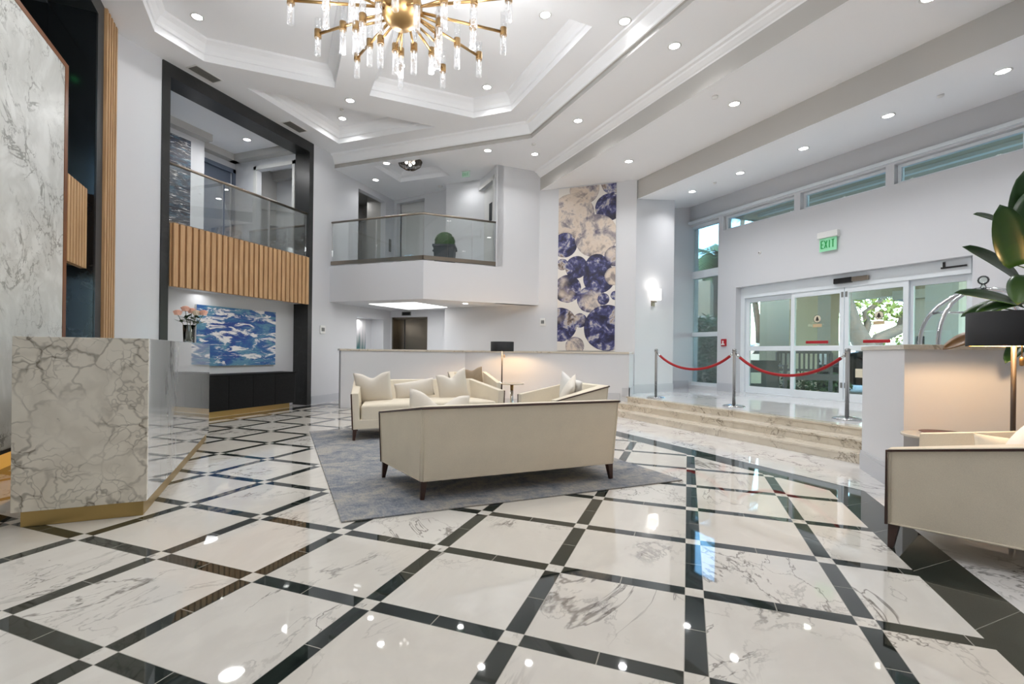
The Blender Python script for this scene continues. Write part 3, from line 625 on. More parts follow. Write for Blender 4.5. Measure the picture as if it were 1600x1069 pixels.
a_c, b_c = toab(ray(1478, 540, 13.5)); column(a_c, b_c, .5, .75, 5.0, 'white_stucco', 'white column outside behind the luggage cart')
# buildings across the road
def block(name, p, w, dp, h, mat, label, rz, win=None):
    t = empty(name, (p[0], p[1], GZ), rz, label, 'building'); mb = MB(); mb.box(-w/2, w/2, 0, dp, 0, h); mb.build('walls', MAT[mat], t)
    mb = MB(); mb.box(-w/2-.25, w/2+.25, -.25, dp+.25, h, h+.3); mb.build('roof', MAT['white_stucco'], t)
    if win:
        for x0, x1, z0, z1 in win: mb = MB(); mb.box(x0, x1, -.06, .02, z0, z1); mb.build('shutter', MAT['podium'], t)
    return t
RB = math.atan2(ray(1300, 540, 10)[1]-0, ray(1300, 540, 10)[0]) - math.pi/2
block('low_building', ray(1440, 540, 46), 26, 6, 2.6, 'white_stucco', 'low white building across the road behind the oak', RB)
block('low_wall', ray(1400, 540, 38), 14, .4, .95, 'terracotta', 'low terracotta wall across the road', RB)
nb_ = ray(1108, 560, 16); t = empty('neighbour_building', (nb_[0], nb_[1], GZ), RB+.1, 'grey balconied building with white ledges at the left of the tall window', 'building')
mb = MB(); mb.box(-5, -.35, 1.0, 6, 0, 3.9); mb.build('walls', MAT['beige'], t)
for k, z in enumerate((2.55,)): mb = MB(); mb.box(-5, 0, 0, 1.2, z, z+1.15); mb.build('balcony', MAT['canopy'], t); mb = MB(); mb.box(-5, .06, -.06, 1.2, z-.14, z); mb.build('ledge', MAT['white_stucco'], t)
block('side_wing', ray(1500, 545, 16), 3.0, 3, 3.3, 'white_stucco', 'white side wing with dark shutters behind the luggage cart', RB-.4, [(-1.1, -.8, 1.0, 2.0), (-.1, .25, .9, 2.7)])
# plants outside
def foliage(mb, c, r, n, size, flat=1.0, ell=(1, 1, 1)):
    for _ in range(n):
        d = Vector((random.gauss(0, 1), random.gauss(0, 1), random.gauss(0, 1))); d.normalize(); rr = r*random.uniform(.35, 1.0)**.6
        p = Vector(c) + Vector((d.x*rr*ell[0], d.y*rr*ell[1], d.z*rr*ell[2])); s = size*random.uniform(.6, 1.4)
        u1 = Vector((random.gauss(0, 1), random.gauss(0, 1), random.gauss(0, .6))).normalized(); v1 = u1.orthogonal().normalized()
        v1 = Matrix.Rotation(random.uniform(0, 6.28), 3, u1) @ v1; 
        mb.face([p-u1*s, p+v1*s*.45, p+u1*s, p-v1*s*.45])
def tree(name, label, p, trunk, leaves, lm):
    t = empty(name, (p[0], p[1], GZ), 0, label, 'tree'); mb = MB()
    for pts, r in trunk: mb.tube(pts, r, 9)
    mb.build('trunk', MAT['bark'], t); mb = MB()
    for c, r, n, s, e in leaves: foliage(mb, c, r, n, s, 1, e)
    mb.build('foliage', MAT[lm], t); return t
rx = (c_ := math.cos(.3693), s_ := math.sin(.3693))      # camera-right direction, used to lay out the oak's limbs across the view
def L(x, z, y=0): return Vector((rx[0]*x - rx[1]*y, rx[1]*x + rx[0]*y, z))
tree('oak_tree', 'big oak with a crooked trunk beyond the right door panel', ray(1357, 540, 26),
     [([L(.25, -.3), L(.2, .8), L(-.1, 1.7), L(-.9, 3.0), L(-1.3, 4.4), L(-1.2, 6)], [.55, .5, .48, .45, .36, .2]), ([L(-.05, 1.5), L(.6, 2.3), L(1.6, 2.75), L(2.6, 3.5), L(4.2, 4.0), L(6.2, 4.4)], [.34, .3, .26, .24, .2, .1]),
      ([L(-.3, 2.2), L(-.05, 3.0), L(-.2, 3.6), L(.8, 4.4)], [.2, .18, .16, .1]), ([L(1.6, 2.75), L(2.0, 4.2), L(2.4, 5.2)], [.16, .13, .08])],
     [(L(.8, 3.9, .5), 1.5, 380, .16, (1.4, 1.2, .6)), (L(3.2, 4.5), 2.0, 600, .16, (1.6, 1.3, .6)), (L(6.0, 3.6), 2.0, 600, .16, (1.5, 1.3, .85)), (L(-1.4, 5.4), 2.2, 420, .17, (1.5, 1.2, .6)), (L(1.6, 2.1, 1), .9, 120, .14, (1.3, 1, .7))], 'oak_leaf')
def palm(p, h, lean, label, group, nf=14, fl=1.9):
    t = empty('palm_tree', (p[0], p[1], GZ), 0, label, 'tree', group); mb = MB(); top = L(lean, h)
    mb.tube([L(0, 0), L(lean*.3, h*.5), top], [.17, .13, .12], 9); mb.build('trunk', MAT['bark'], t)
    for k in range(nf):
        az = 2*math.pi*k/nf + random.uniform(-.2, .2); el = random.uniform(-.1, .9); mb = MB(); prev = None; n = 12
        pts = []
        for i in range(n+1):
            s = i/n; pts.append(top + Vector((math.cos(az)*fl*s*math.cos(el*(1-s)), math.sin(az)*fl*s*math.cos(el*(1-s)), fl*(math.sin(el)*s - .75*s*s))))
        mb.tube(pts, .018, 5)
        for i in range(1, n):
            dr = (pts[i+1]-pts[i]).normalized(); sd = dr.cross(Vector((0, 0, 1))).normalized()
            for sg in (-1, 1):
                for q in (0, .5):
                    b0 = pts[i].lerp(pts[i+1], q); w = fl*.34*(1-abs(i/n-.45)); tip = b0 + sd*sg*w + dr*w*.6 - Vector((0, 0, w*.45)); mb.face([b0, b0+dr*.09, tip])
        mb.build('frond', MAT['palm_leaf'], t)
    return t
palm(ray(1190, 560, 22), 5.2, -.55, 'leaning palm seen through the leftmost door panel', 'palms outside', 12, 1.6)
palm(ray(1114, 560, 18.5), 4.9, .1, 'palm with drooping fronds seen through the tall window', 'palms outside', 19, 2.0)
palm(ray(1146, 560, 28), 10, .5, 'tall thin palm seen through the clerestory nearest the tall window', 'palms outside', 12, 1.8)
palm(ray(1100, 560, 25), 5.6, -.2, 'bushy palm deeper behind the tall window', 'palms outside', 19, 2.2)
p = ray(1112, 560, 15.5); t = empty('topiary_tree', (p[0], p[1], GZ), 0, 'round clipped dark green tree beyond the tall window', 'tree')
mb = MB(); mb.tube([(0, 0, 0), (.02, 0, .9), (0, 0, 1.9)], [.14, .13, .1], 9); mb.build('trunk', MAT['bark'], t)
mb = MB(); foliage(mb, (0, 0, 1.85), .75, 900, .09); foliage(mb, (.05, 0, 1.15), .5, 250, .09); mb.build('foliage', MAT['hedge_leaf'], t)
for u_, d, w, h, lb in ((1098, 14.6, 2.8, 1.15, 'dense green hedge at the foot of the tall window'), (1220, 13.6, 3.0, .9, 'low dark hedge behind the bench and podium')):
    p = ray(u_, 560, d); mb = MB()
    for i in range(7): foliage(mb, L(-w/2+w*i/6, h*.5), .42, 260, .07, 1, (1, 1, h/.9))
    tag(mb.build('hedge', MAT['hedge_leaf'], None, (p[0], p[1], GZ)), lb, 'hedge', 'clipped hedges outside')
p = ray(1094, 545, 22); mb = MB(); foliage(mb, (0, 0, 1.2), 1.0, 500, .1, 1, (.8, .8, 1)); tag(mb.build('flowering_shrub', MAT['bougain'], None, (p[0], p[1], GZ)), 'magenta flowering shrub behind the tall window', 'shrub')
# cars
def car(p, rz, mat, label, suv=False):
    t = empty('car', (p[0], p[1], GZ), rz, label, 'car'); h = 1.75 if suv else 1.45; Lc = 4.5
    prof = [(-2.25, .3), (-2.25, .75), (-2.1, .95), (-1.1, 1.0), (-.6, h-.05), (-.3, h), (1.2, h), (1.9 if suv else 1.6, h-.1), (2.15, 1.0), (2.25, .8), (2.25, .3)]
    mb = MB()
    for w0, w1, k in ((.88, .88, 0),):
        lv = [mb._p((x, -.88+(.12 if z > 1.02 else 0), z)) for x, z in prof]; rv = [mb._p((x, .88-(.12 if z > 1.02 else 0), z)) for x, z in prof]; n = len(prof)
        mb.f.append(lv); mb.f.append(list(reversed(rv))); mb.sm += [False, False]
        for i in range(n): mb.f.append([lv[(i+1) % n], lv[i], rv[i], rv[(i+1) % n]]); mb.sm.append(False)
    mb.build('body', MAT[mat], t, bevel=.05)
    for sg in (-1, 1):
        mb = MB(); y = sg*.80; q = [(-1.0, 1.04), (-.5, h-.12), (1.3, h-.12), (1.8, 1.04)]
        mb.hexa([(q[0][0], y-.02, q[0][1]), (q[3][0], y-.02, q[3][1]), (q[3][0], y+.02, q[3][1]), (q[0][0], y+.02, q[0][1]), (q[1][0], y-.03, q[1][1]), (q[2][0], y-.03, q[2][1]), (q[2][0], y+.03, q[2][1]), (q[1][0], y+.03, q[1][1])]); mb.build('side_window', MAT['dkglass'], t)
    mb = MB(); mb.hexa([(-1.12, -.7, 1.03), (-1.06, -.7, 1.03), (-1.06, .7, 1.03), (-1.12, .7, 1.03), (-.64, -.62, h-.1), (-.58, -.62, h-.1), (-.58, .62, h-.1), (-.64, .62, h-.1)]); mb.build('windscreen', MAT['dkglass'], t)
    for x in (-1.4, 1.4):
        for y in (-.8, .8):
            mb = MB(); mb.T = Matrix.Translation((x, y, .33)) @ Matrix.Rotation(math.pi/2, 4, 'X'); mb.lathe([(.05, -.1), (.33, -.1), (.33, .1), (.05, .1)], 20); mb.build('wheel', MAT['tyre'], t)
    for y in (-.8, .45): mb = MB(); mb.box(2.2, 2.27, y, y+.35, .75, .92); mb.build('tail_lamp', MAT['red_plastic'], t)
    return t
car(ray(1192, 560, 19), .3, 'car_white', 'white car parked outside behind the podium', True); car(ray(1106, 560, 27), .5, 'car_white', 'white car parked outside behind the tall window'); car(ray(1368, 560, 17.0), -.5, 'car_black', 'black car outside behind the rightmost rope post')
# bench, podium
p = ray(1270, 560, 12.0); RZB = math.atan2(rx[1], rx[0]) - .18
t = empty('garden_bench', (p[0], p[1], .28), RZB, 'grey slatted wooden bench outside the doors', 'bench')
for x in (-.62, .62):
    for y, h in ((0, .62), (.5, .98)): mb = MB(); mb.box(x-.035, x+.035, y-.035, y+.035, 0, h); mb.build('leg', MAT['bench'], t)
    mb = MB(); mb.box(x-.04, x+.04, -.05, .5, .62, .66); mb.build('armrest', MAT['bench'], t)
mb = MB(); mb.box(-.62, .62, .46, .51, .95, 1.04); mb.box(-.62, .62, .46, .51, .50, .56)
for i in range(11): x = -.54+i*.108; mb.box(x-.02, x+.02, .47, .495, .56, .95)
mb.build('backrest', MAT['bench'], t)
mb = MB()
for i in range(5): mb.box(-.62, .62, -.02+i*.1, .07+i*.1, .40, .44)
mb.box(-.6, .6, -.03, .0, .30, .40); mb.build('seat', MAT['bench'], t)
p = ray(1189, 575, 11.9); t = empty('valet_podium', (p[0], p[1], .28), RZB+.2, 'dark wooden valet podium outside the leftmost door panel', 'podium')
mb = MB(); mb.box(-.3, .3, -.2, .25, 0, .72); mb.build('body', MAT['podium'], t); mb = MB(); mb.box(-.34, .34, -.24, .29, .72, .77); mb.build('top', MAT['podium'], t)
mb = MB(); mb.box(-.36, -.12, -.225, -.205, .22, .48); lab(mb.build('sign', MAT['sign_cream'], t), 'cream sign')
# small white stickers low on the glass
mb = MB(); mb.box(-.06, .06, 0, .004, -.08, .08); tag(mb.build('glass_notice', MAT['sign_cream'], None, EW(5.54, .86, 9.5+Y-.003+.018), RZE), 'small cream notice low on the glass right of the door centre', 'notice')
# ------------------------------------------------------------------ upholstery
def pillow_mesh(mb, w, h, t, chop=0.0, n=16, pinch=.045):
    def pt(i, j, sgn):
        a, b = 2*i/n-1, 2*j/n-1
        x = w/2*a*(1-pinch*(1-b*b)); z = h/2*b*(1-pinch*(1-a*a))
        th = t*(max(0.0, (1-a*a)*(1-b*b)))**.55
        if chop and b > -.2:
            k = math.exp(-(a/.42)**2); q = ((b+.2)/1.2)**2
            z -= chop*k*q*1.0; z += chop*.12*q*(1-k); th *= 1 - .35*k*q
        return (x, sgn*th/2, z + h/2)
    for sgn in (-1, 1):
        for i in range(n):
            for j in range(n):
                q = [pt(i, j, sgn), pt(i+1, j, sgn), pt(i+1, j+1, sgn), pt(i, j+1, sgn)]
                if sgn > 0: q.reverse()
                mb.face(q, True)
def pillow(name, mat, w, h, t, loc, rz, tilt, label, chop=0.0, roll=0.0, group='cream throw pillows'):
    mb = MB(); pillow_mesh(mb, w, h, t, chop); o = mb.build(name, MAT[mat], None, loc); o.rotation_mode = 'ZXY'
    o.rotation_euler = (tilt, roll, rz)
    import bmesh
    bm = bmesh.new(); bm.from_mesh(o.data); bmesh.ops.remove_doubles(bm, verts=bm.verts, dist=1e-4); bm.to_mesh(o.data); bm.free()
    tag(o, label, 'pillow', group); return o
def sofa(name, label, cat, loc, rz, Wr, Wf, Dp, hb, ha, zb=.14, group=None, seat_z=.45, lean=.06, bodymat='linen'):
    t = empty(name, loc, rz, label, cat, group)
    th = .085; fl = .02
    Ob = [(-Wf/2, Dp, zb), (-Wr/2, 0, zb), (Wr/2, 0, zb), (Wf/2, Dp, zb)]
    Ot = [(-Wf/2-fl, Dp, ha), (-Wr/2-fl*.5, -lean, hb), (Wr/2+fl*.5, -lean, hb), (Wf/2+fl, Dp, ha)]
    def inn(P_, z=None):
        o = []
        for k, p in enumerate(P_):
            sx = -1 if k < 2 else 1
            o.append((p[0]-sx*th*(1.0 if k in (0, 3) else .95), p[1]+(th if k in (1, 2) else 0), p[2] if z is None else z))
        return o
    It = inn(Ot); Ib = inn(Ob, .26); Ib[1] = (Ib[1][0], Ib[1][1]+.10, .26); Ib[2] = (Ib[2][0], Ib[2][1]+.10, .26)
    It[1] = (It[1][0]+.01, It[1][1]+.02, hb-.004); It[2] = (It[2][0]-.01, It[2][1]+.02, hb-.004)
    mb = MB()
    for i in range(3):
        mb.face([Ob[i+1], Ob[i], Ot[i], Ot[i+1]]); mb.face([Ot[i+1], Ot[i], It[i], It[i+1]]); mb.face([It[i+1], It[i], Ib[i], Ib[i+1]])
    mb.face([Ob[0], (Ib[0][0], Dp, zb), Ib[0], It[0], Ot[0]]); mb.face([(Ib[3][0], Dp, zb), Ob[3], Ot[3], It[3], Ib[3]])
    mb.face([(Ib[0][0], Dp, zb), (Ib[3][0], Dp, zb), Ib[3], Ib[0]]); mb.face([Ib[0], Ib[3], Ib[2], Ib[1]]); mb.face([Ob[0], Ob[1], Ob[2], Ob[3], (Ib[3][0], Dp, zb), (Ib[0][0], Dp, zb)])
    mb.build('frame', MAT[bodymat], t, bevel=.012, bseg=3)
    # piping round the outside panels
    mb = MB()
    for i in range(3):
        a, b, c, d = (Vector(q) for q in (Ob[i], Ob[i+1], Ot[i+1], Ot[i]))
        ctr = (a+b+c+d)/4; nrm = (b-a).cross(d-a).normalized(); out = nrm if nrm.dot(ctr-Vector((0, Dp/2, .4))) > 0 else -nrm
        q = [a, b, c, d]; q = [p + (ctr-p).normalized()*.016 + out*.002 for p in q]; mb.tube(q+[q[0]], .0055, 6)
    mb.build('piping', MAT[bodymat], t)
    mb = MB()
    def up(p, dz=.004): return Vector(p)+Vector((0, 0, dz))
    def outw(p, kx, ky): return Vector(p)+Vector((kx*.004, ky*.005, -.013))
    mb.tube([Vector(Ob[0])+Vector((-.004, .005, 0)), outw(Ot[0], -1, .6), outw(Ot[1], -1, -1), outw(Ot[2], 1, -1), outw(Ot[3], 1, .6), Vector(Ob[3])+Vector((.004, .005, 0))], .0095, 4, True, False, math.pi/4)
    lab(mb.build('trim', MAT['walnut'], t), 'dark wood trim along the top edge')
    for k, (x, y) in enumerate(((-Wr/2+.03, .03), (Wr/2-.03, .03), (-Wf/2+.03, Dp-.03), (Wf/2-.03, Dp-.03))):
        mb = MB(); sx = -1 if x < 0 else 1; sy = -1 if y < Dp/2 else 1
        mb.tube([(x, y, zb+.012), (x+sx*.014, y+sy*.014, .0)], [.038, .02], 4, True, False, math.pi/4); mb.build('leg', MAT['walnut'], t)
    # seat cushion
    mb = MB(); g_ = .012; zt = seat_z
    pts = [(Ib[0][0]+g_, Dp-.005), (Ib[3][0]-g_, Dp-.005), (Ib[2][0]-g_, Ib[2][1]+g_), (Ib[1][0]+g_, Ib[1][1]+g_)]
    n = 10
    def cu(i, j, z):
        a, b = i/n, j/n; x = (pts[0][0]*(1-a)+pts[1][0]*a)*(1-b)+(pts[3][0]*(1-a)+pts[2][0]*a)*b; y = (pts[0][1]*(1-b)+pts[3][1]*b)
        return (x, y, z)
    for i in range(n):
        for j in range(n):
            def zz(i, j): a, b = 2*i/n-1, 2*j/n-1; return zt + .03*(1-a**4)*(1-b**4)
            mb.face([cu(i, j, zz(i, j)), cu(i+1, j, zz(i+1, j)), cu(i+1, j+1, zz(i+1, j+1)), cu(i, j+1, zz(i, j+1))], True)
    ring = [(i, 0) for i in range(n)]+[(n, j) for j in range(n)]+[(i, n) for i in range(n, 0, -1)]+[(0, j) for j in range(n, 0, -1)]
    for k in range(len(ring)):
        a, b = ring[k], ring[(k+1) % len(ring)]; mb.face([cu(*a, .262), cu(*b, .262), cu(*b, zt), cu(*a, zt)])
    mb.build('seat_cushion', MAT[bodymat], t, bevel=.035, bseg=4)
    return t
def facing(da, db):   # rotation so that local +y points along room axes (da, db)
    x, y = P(da, db); return math.atan2(y, x) - math.pi/2
HB, HA = .725, .60
TH = .0135
s1 = sofa('sofa', 'cream linen sofa with its back to the camera on the blue grey rug', 'sofa', P3(1.888, 3.69-.02, TH), facing(0, 1), 1.80, 2.09, .82, HB, HA, group='pair of cream sofas')
s2 = sofa('sofa', 'cream linen sofa farther back on the rug, facing the camera with three pillows', 'sofa', P3(1.885, 7.27, TH), facing(0, -1), 1.80, 2.09, .84, HB, HA, group='pair of cream sofas')
def onsofa(s, x, y, z):   # a place in the sofa's own frame
    m = Matrix.Rotation(s.rotation_euler.z, 4, 'Z'); m.translation = s.location; return m @ Vector((x, y, z))
SZ = .47
r2_ = s2.rotation_euler.z
# seen from its own front, the camera's left is the sofa's +x
pillow('throw_pillow', 'pillow', .50, .46, .17, onsofa(s2, .68, .36, SZ-.06), r2_+math.pi-.35, .30, 'large cream pillow in the left corner of the farther sofa', .07, 0.06)
pillow('throw_pillow', 'pillow', .58, .26, .14, onsofa(s2, .10, .30, SZ), r2_+math.pi, .22, 'low cream lumbar pillow in the middle of the farther sofa')
pillow('throw_pillow', 'pillow', .48, .46, .17, onsofa(s2, -.48, .36, SZ-.06), r2_+math.pi+.12, .28, 'large cream notched pillow near the right arm of the farther sofa', .08, -.03)
r1_ = s1.rotation_euler.z
pillow('throw_pillow', 'pillow', .56, .44, .18, onsofa(s1, -.66, .36, SZ-.115), r1_+.05, -.28, 'notched cream pillow peeking above the back of the nearer sofa', .10, -.10)
# armchairs
c1_ = sofa('armchair', 'cream armchair beyond the farther sofa with a taupe pillow', 'armchair', P3(3.32, 8.93, 0), facing(-.12, -1), .74, .86, .72, .78, .61, group='cream armchairs')
c2_ = sofa('armchair', 'cream armchair behind the right end of the nearer sofa', 'armchair', P3(3.62, 5.36, TH), facing(-1, .0), .80, .92, .74, .755, .60, group='cream armchairs')
pillow('throw_pillow', 'pillow_taupe', .40, .40, .13, onsofa(c1_, -.05, .26, SZ), c1_.rotation_euler.z+math.pi+.1, .22, 'taupe woven pillow on the far armchair', .04, group='pillows on the armchairs')
pillow('throw_pillow', 'pillow', .44, .44, .15, onsofa(c2_, -.02, .40, SZ-.03), c2_.rotation_euler.z+math.pi-.5, .25, 'cream pillow on the armchair behind the nearer sofa', .0, .5, group='pillows on the armchairs')
pillow('throw_pillow', 'pillow_white', .44, .40, .15, onsofa(c2_, .02, .24, SZ), c2_.rotation_euler.z+math.pi+.1, .25, 'white pillow tucked behind the cream one in the armchair behind the nearer sofa', .03, .15, group='pillows on the armchairs')
# armchair at the right edge, its near arm towards the camera
ang = math.atan2(-.40, .9165)           # run of the arm from front to back
cf = Vector((1.163, 3.644)); axis = Vector((math.cos(ang), math.sin(ang)))
fz = math.atan2(-axis.y, -axis.x) - math.pi/2 - .087
c3_ = sofa('armchair', 'big cream armchair cropped by the right edge of the room view, on the bare marble', 'armchair', (0, 0, 0), fz, .84, .98, .80, .735, .60, group='cream armchairs')
m = Matrix.Rotation(fz, 3, 'Z'); fc = m @ Vector((-.98/2+.016, .80-.016, 0)); c3_.location = (cf.x-fc.x, cf.y-fc.y, 0)
pillow('throw_pillow', 'pillow_white', .44, .32, .15, onsofa(c3_, .0, .30, SZ-.06), fz+math.pi, .30, 'white pillow on the big armchair at the right', .0, 0, group='pillows on the armchairs')
pillow('bolster_pillow', 'linen', .40, .22, .18, onsofa(c3_, .20, .30, SZ-.03), fz+math.pi+1.5, .05, 'oatmeal bolster against the far arm of the big armchair at the right', .0, 0, group='pillows on the armchairs')
# rug
mb = MB(); L, Wd = 4.02, 2.99; mb.box(-L/2, L/2, -Wd/2, Wd/2, 0, .012); o = mb.build('rug', MAT['rug'], None, P3(1.875, 5.425, 0.0005), math.atan2(1, -1), bevel=.004); tag(o, 'blue grey mottled rug under the sofas', 'rug')
# side tables
def side_table(p, r, h, label):
    t = empty('side_table', p, 0, label, 'side table', 'round pedestal side tables'); mb = MB(); mb.lathe([(r*.97, h-.022), (r, h-.016), (r, h-.004), (r*.98, h)], 36); mb.build('top', MAT['ledge'], t)
    mb = MB(); mb.lathe([(.03, h-.14), (.032, h-.022)], 20); lab(mb.build('collar', MAT['brass'], t), 'brass collar')
    mb = MB(); mb.lathe([(.15, 0), (.15, .015), (.05, .05), (.035, .2), (.03, h-.14)], 24); mb.build('pedestal', MAT['chrome'], t)
side_table(P3(4.0, 8.38, 0), .235, .585, 'small round pedestal table beside the far armchair under the lamp')
p = ray(1466, 688, 3.82); side_table((p[0], p[1], 0), .23, .555, 'round side table behind the big armchair at the right')
t = empty('plate', (p[0]+.03, p[1]-.02, .556), 0, 'dark red plate on the table behind the big armchair', 'plate'); mb = MB(); mb.lathe([(.0, 0), (.08, 0), (.15, .018), (.155, .022), (.08, .008), (0, .006)], 30); mb.build('dish', MAT['rim_red'], t)
# floor lamps
def floor_lamp(p, zs, h, label, chain=True):
    t = empty('floor_lamp', p, 0, label, 'floor lamp', 'black floor lamps'); R = .235
    mb = MB(); mb.lathe([(.15, 0), (.15, .018), (.02, .03)], 28); mb.build('base', MAT['black_metal'], t)
    mb = MB(); mb.tube([(0, 0, .02), (0, 0, zs+h*.1)], .0135, 12); mb.build('pole', plain('dark bronze lamp pole', (34, 26, 20), .45), t)
    mb = MB(); mb.lathe([(R, zs), (R, zs+h), (R-.006, zs+h), (R-.006, zs), (R, zs)], 48); sh = mb.build('lamp_shade', MAT['black_shade'], t)
    mb = MB(); mb.lathe([(R-.009, zs+h-.004), (R-.009, zs+.002)], 48, cap=False); lab(mb.build('lining', MAT['gold_lining'], t), 'gold shade lining')
    mb = MB(); mb.ball((0, 0, zs+h*.62), .028, 12, 8, 1.2)
    g = G('warm bulb'); mb.build('bulb', g.bsdf((1, .8, .5), .4, emis=(1, .62, .28), estr=12), t)
    if chain:
        mb = MB(); mb.tube([(.045, .01, zs+h*.5), (.045, .01, zs-.07)], .003, 6); mb.lathe([(.004, zs-.13), (.012, zs-.125), (.012, zs-.08), (.004, zs-.07)], 12, (.045, .01, 0)); lab(mb.build('pull_chain', MAT['brass'], t), 'brass pull chain')
    ld = bpy.data.lights.new('lamp_bulb_light', 'POINT'); ld.energy = 30; ld.color = (1, .66, .36); ld.shadow_soft_size = .03
    lo = bpy.data.objects.new('lamp_bulb_light', ld); COL.objects.link(lo); lo.location = (p[0], p[1], zs+h*.30)
    return t
p = ray(784.5, 560, 9.95); floor_lamp((p[0], p[1], 0), 1.185, .195, 'black drum floor lamp in front of the half wall below the artwork')
p = ray(1584, 560, 3.25); floor_lamp((p[0], p[1], 0), 1.235, .225, 'black drum floor lamp behind the big armchair at the right')
# ------------------------------------------------------------------ reception desk
t = empty('reception_desk', P3(-.838, 4.07, 0), 0, 'marble reception desk with gold plinth at the left', 'desk')
def dk(name, mat, a0, a1, b0, b1, z0, z1, bevel=.003):
    mb = MB(); abp(mb, a0, a1, b0, b1, z0, z1, -.838, 4.07); return mb.build(name, MAT[mat], t, bevel=bevel)
MAT['deskfront'] = marble('mirror polished desk front', (226, 226, 226), (150, 150, 150), (206, 206, 206), .02, 1.4, .9, (1, 1, .25))
g = G('polished desk front'); vv = g.vm('MULTIPLY', g.obj(), (1, 1, .22)); MAT['deskfront'] = g.bsdf(marble_color(g, vv, srgb(222, 222, 222), srgb(140, 140, 140), srgb(200, 200, 200), 1.4, .8), .03, spec=1.0, coat=1.0)
dk('end_panel', 'calacatta', -1.554, -.838, 4.07, 4.10, .10, 1.22); lab(dk('front_panel', 'deskfront', -.868, -.838, 4.10, 7.25, .10, 1.22), 'mirror polished marble front')
dk('body', 'calacatta', -1.554, -.868, 4.10, 7.25, .10, 1.215); lab(dk('plinth', 'gold', -1.51, -.86, 4.085, 7.2, 0, .10), 'brushed gold plinth')
# vase with roses on the desk
vp = P3(-1.02, 6.92, 1.222); t = empty('vase', vp, 0, 'clear glass vase of roses on the far end of the desk', 'vase')
mb = MB(); pr = [(.055, 0), (.06, .01), (.068, .22), (.064, .22), (.055, .02), (0, .015)]; mb.lathe(pr, 20); mb.build('glass', MAT['vase'], t)
mb = MB(); mb.lathe([(0.001, .02), (.053, .02), (.058, .13), (.001, .13)], 18); mb.build('water', MAT['rail_glass'], t)
rs = [(-.10, -.06, .37, 'rose_pink', 'pink rose leaning farthest left in the vase'), (-.035, -.02, .42, 'rose_pink', 'tall pink rose left of centre in the vase'), (.005, .04, .40, 'rose_pink', 'pink rose at the top centre of the vase'), (.07, .03, .375, 'rose_cream', 'cream rose right of centre in the vase'), (.135, .06, .38, 'rose_pink', 'pink rose farthest right in the vase')]
for dx, dy, z, mt, lb in rs:
    h = Vector((rx[0]*dx - rx[1]*dy, rx[1]*dx + rx[0]*dy, z)); t = empty('rose', vp, 0, lb, 'flower', 'roses in the glass vase')
    mb = MB()
    for ring, (r, zz, n) in enumerate(((.014, .0, 3), (.030, -.004, 5), (.046, -.012, 6))):
        for k in range(n):
            az = 2*math.pi*k/n + ring*.5; c = h + Vector((math.cos(az)*r*.6, math.sin(az)*r*.6, zz)); rd = Vector((math.cos(az), math.sin(az), 0)); tg = Vector((-math.sin(az), math.cos(az), 0)); w = .022+.006*ring; hh = .06 - .006*ring
            pr = [[c + tg*(w*s*(.55+.45*v)) + rd*(r*.5*(1-abs(s)*.6)*(v**1.5) + .004) + Vector((0, 0, -hh*.45+hh*v - .008*abs(s)*v)) for s in (-1, -.4, .4, 1)] for v in (0, .4, .75, 1)]
            for i in range(3):
                for j in range(3): mb.face([pr[i][j], pr[i][j+1], pr[i+1][j+1], pr[i+1][j]], True)
    mb.build('bloom', MAT[mt], t)
    mb = MB(); mb.tube([h-Vector((0, 0, .025)), h*.55+Vector((0, 0, .03)), Vector((-h.x*.25, -h.y*.25, .03))], .0035, 6); mb.build('stem', MAT['stem'], t)
    mb = MB()
    for k in range(12):
        az = random.uniform(0, 6.28); b0 = h*random.uniform(.55, .8)+Vector((0, 0, .02)); d_ = Vector((math.cos(az), math.sin(az), random.uniform(-.1, .5))).normalized(); sd = d_.cross(Vector((0, 0, 1))).normalized(); ln = random.uniform(.08, .13)
        mb.face([b0, b0+d_*ln*.45+sd*.022, b0+d_*ln, b0+d_*ln*.45-sd*.022])
    mb.build('leaves', MAT['green_leaf'], t)
# ------------------------------------------------------------------ credenza under the blue painting
t = empty('credenza', (-7.6, 6.4, 0), 0, 'black louvred credenza on a gold plinth under the blue wave painting', 'credenza')
x0, x1, y0, y1, z0, z1 = -.22, .16, -1.17, 1.40, .10, .70
mb = MB(); mb.box(x0, x1, y0, y1, z0, z1); mb.box(x0-.0, x1+.03, y0-.02, y1+.02, z1, z1+.022); mb.build('body', MAT['louvre'], t)
mb = MB(); mb.box(x0, x1-.03, y0+.1, y1-.1, 0, z0); lab(mb.build('plinth', MAT['gold'], t), 'gold plinth')
nd = 5; w = (y1-y0)/nd
for k in range(nd):
    mb = MB(); ya, yb = y0+w*k+.004, y0+w*(k+1)-.004; n = 24
    mb.box(x1, x1+.006, ya, yb, z0, z1)
    for i in range(n):
        zz = z0+.01+(z1-z0-.02)*i/n; hh = (z1-z0-.02)/n; mb.hexa([(x1+.006, ya, zz), (x1+.026, ya, zz), (x1+.026, yb, zz), (x1+.006, yb, zz), (x1+.006, ya, zz+hh*.75), (x1+.012, ya, zz+hh*.75), (x1+.012, yb, zz+hh*.75), (x1+.006, yb, zz+hh*.75)])
    mb.build('door', MAT['louvre'], t)
mb = MB()
for i in range(24): zz = z0+.01+(z1-z0-.02)*i/24; mb.box(x0+.02, x1-.01, y1, y1+.018, zz, zz+.014)
mb.build('side_louvre', MAT['louvre'], t)
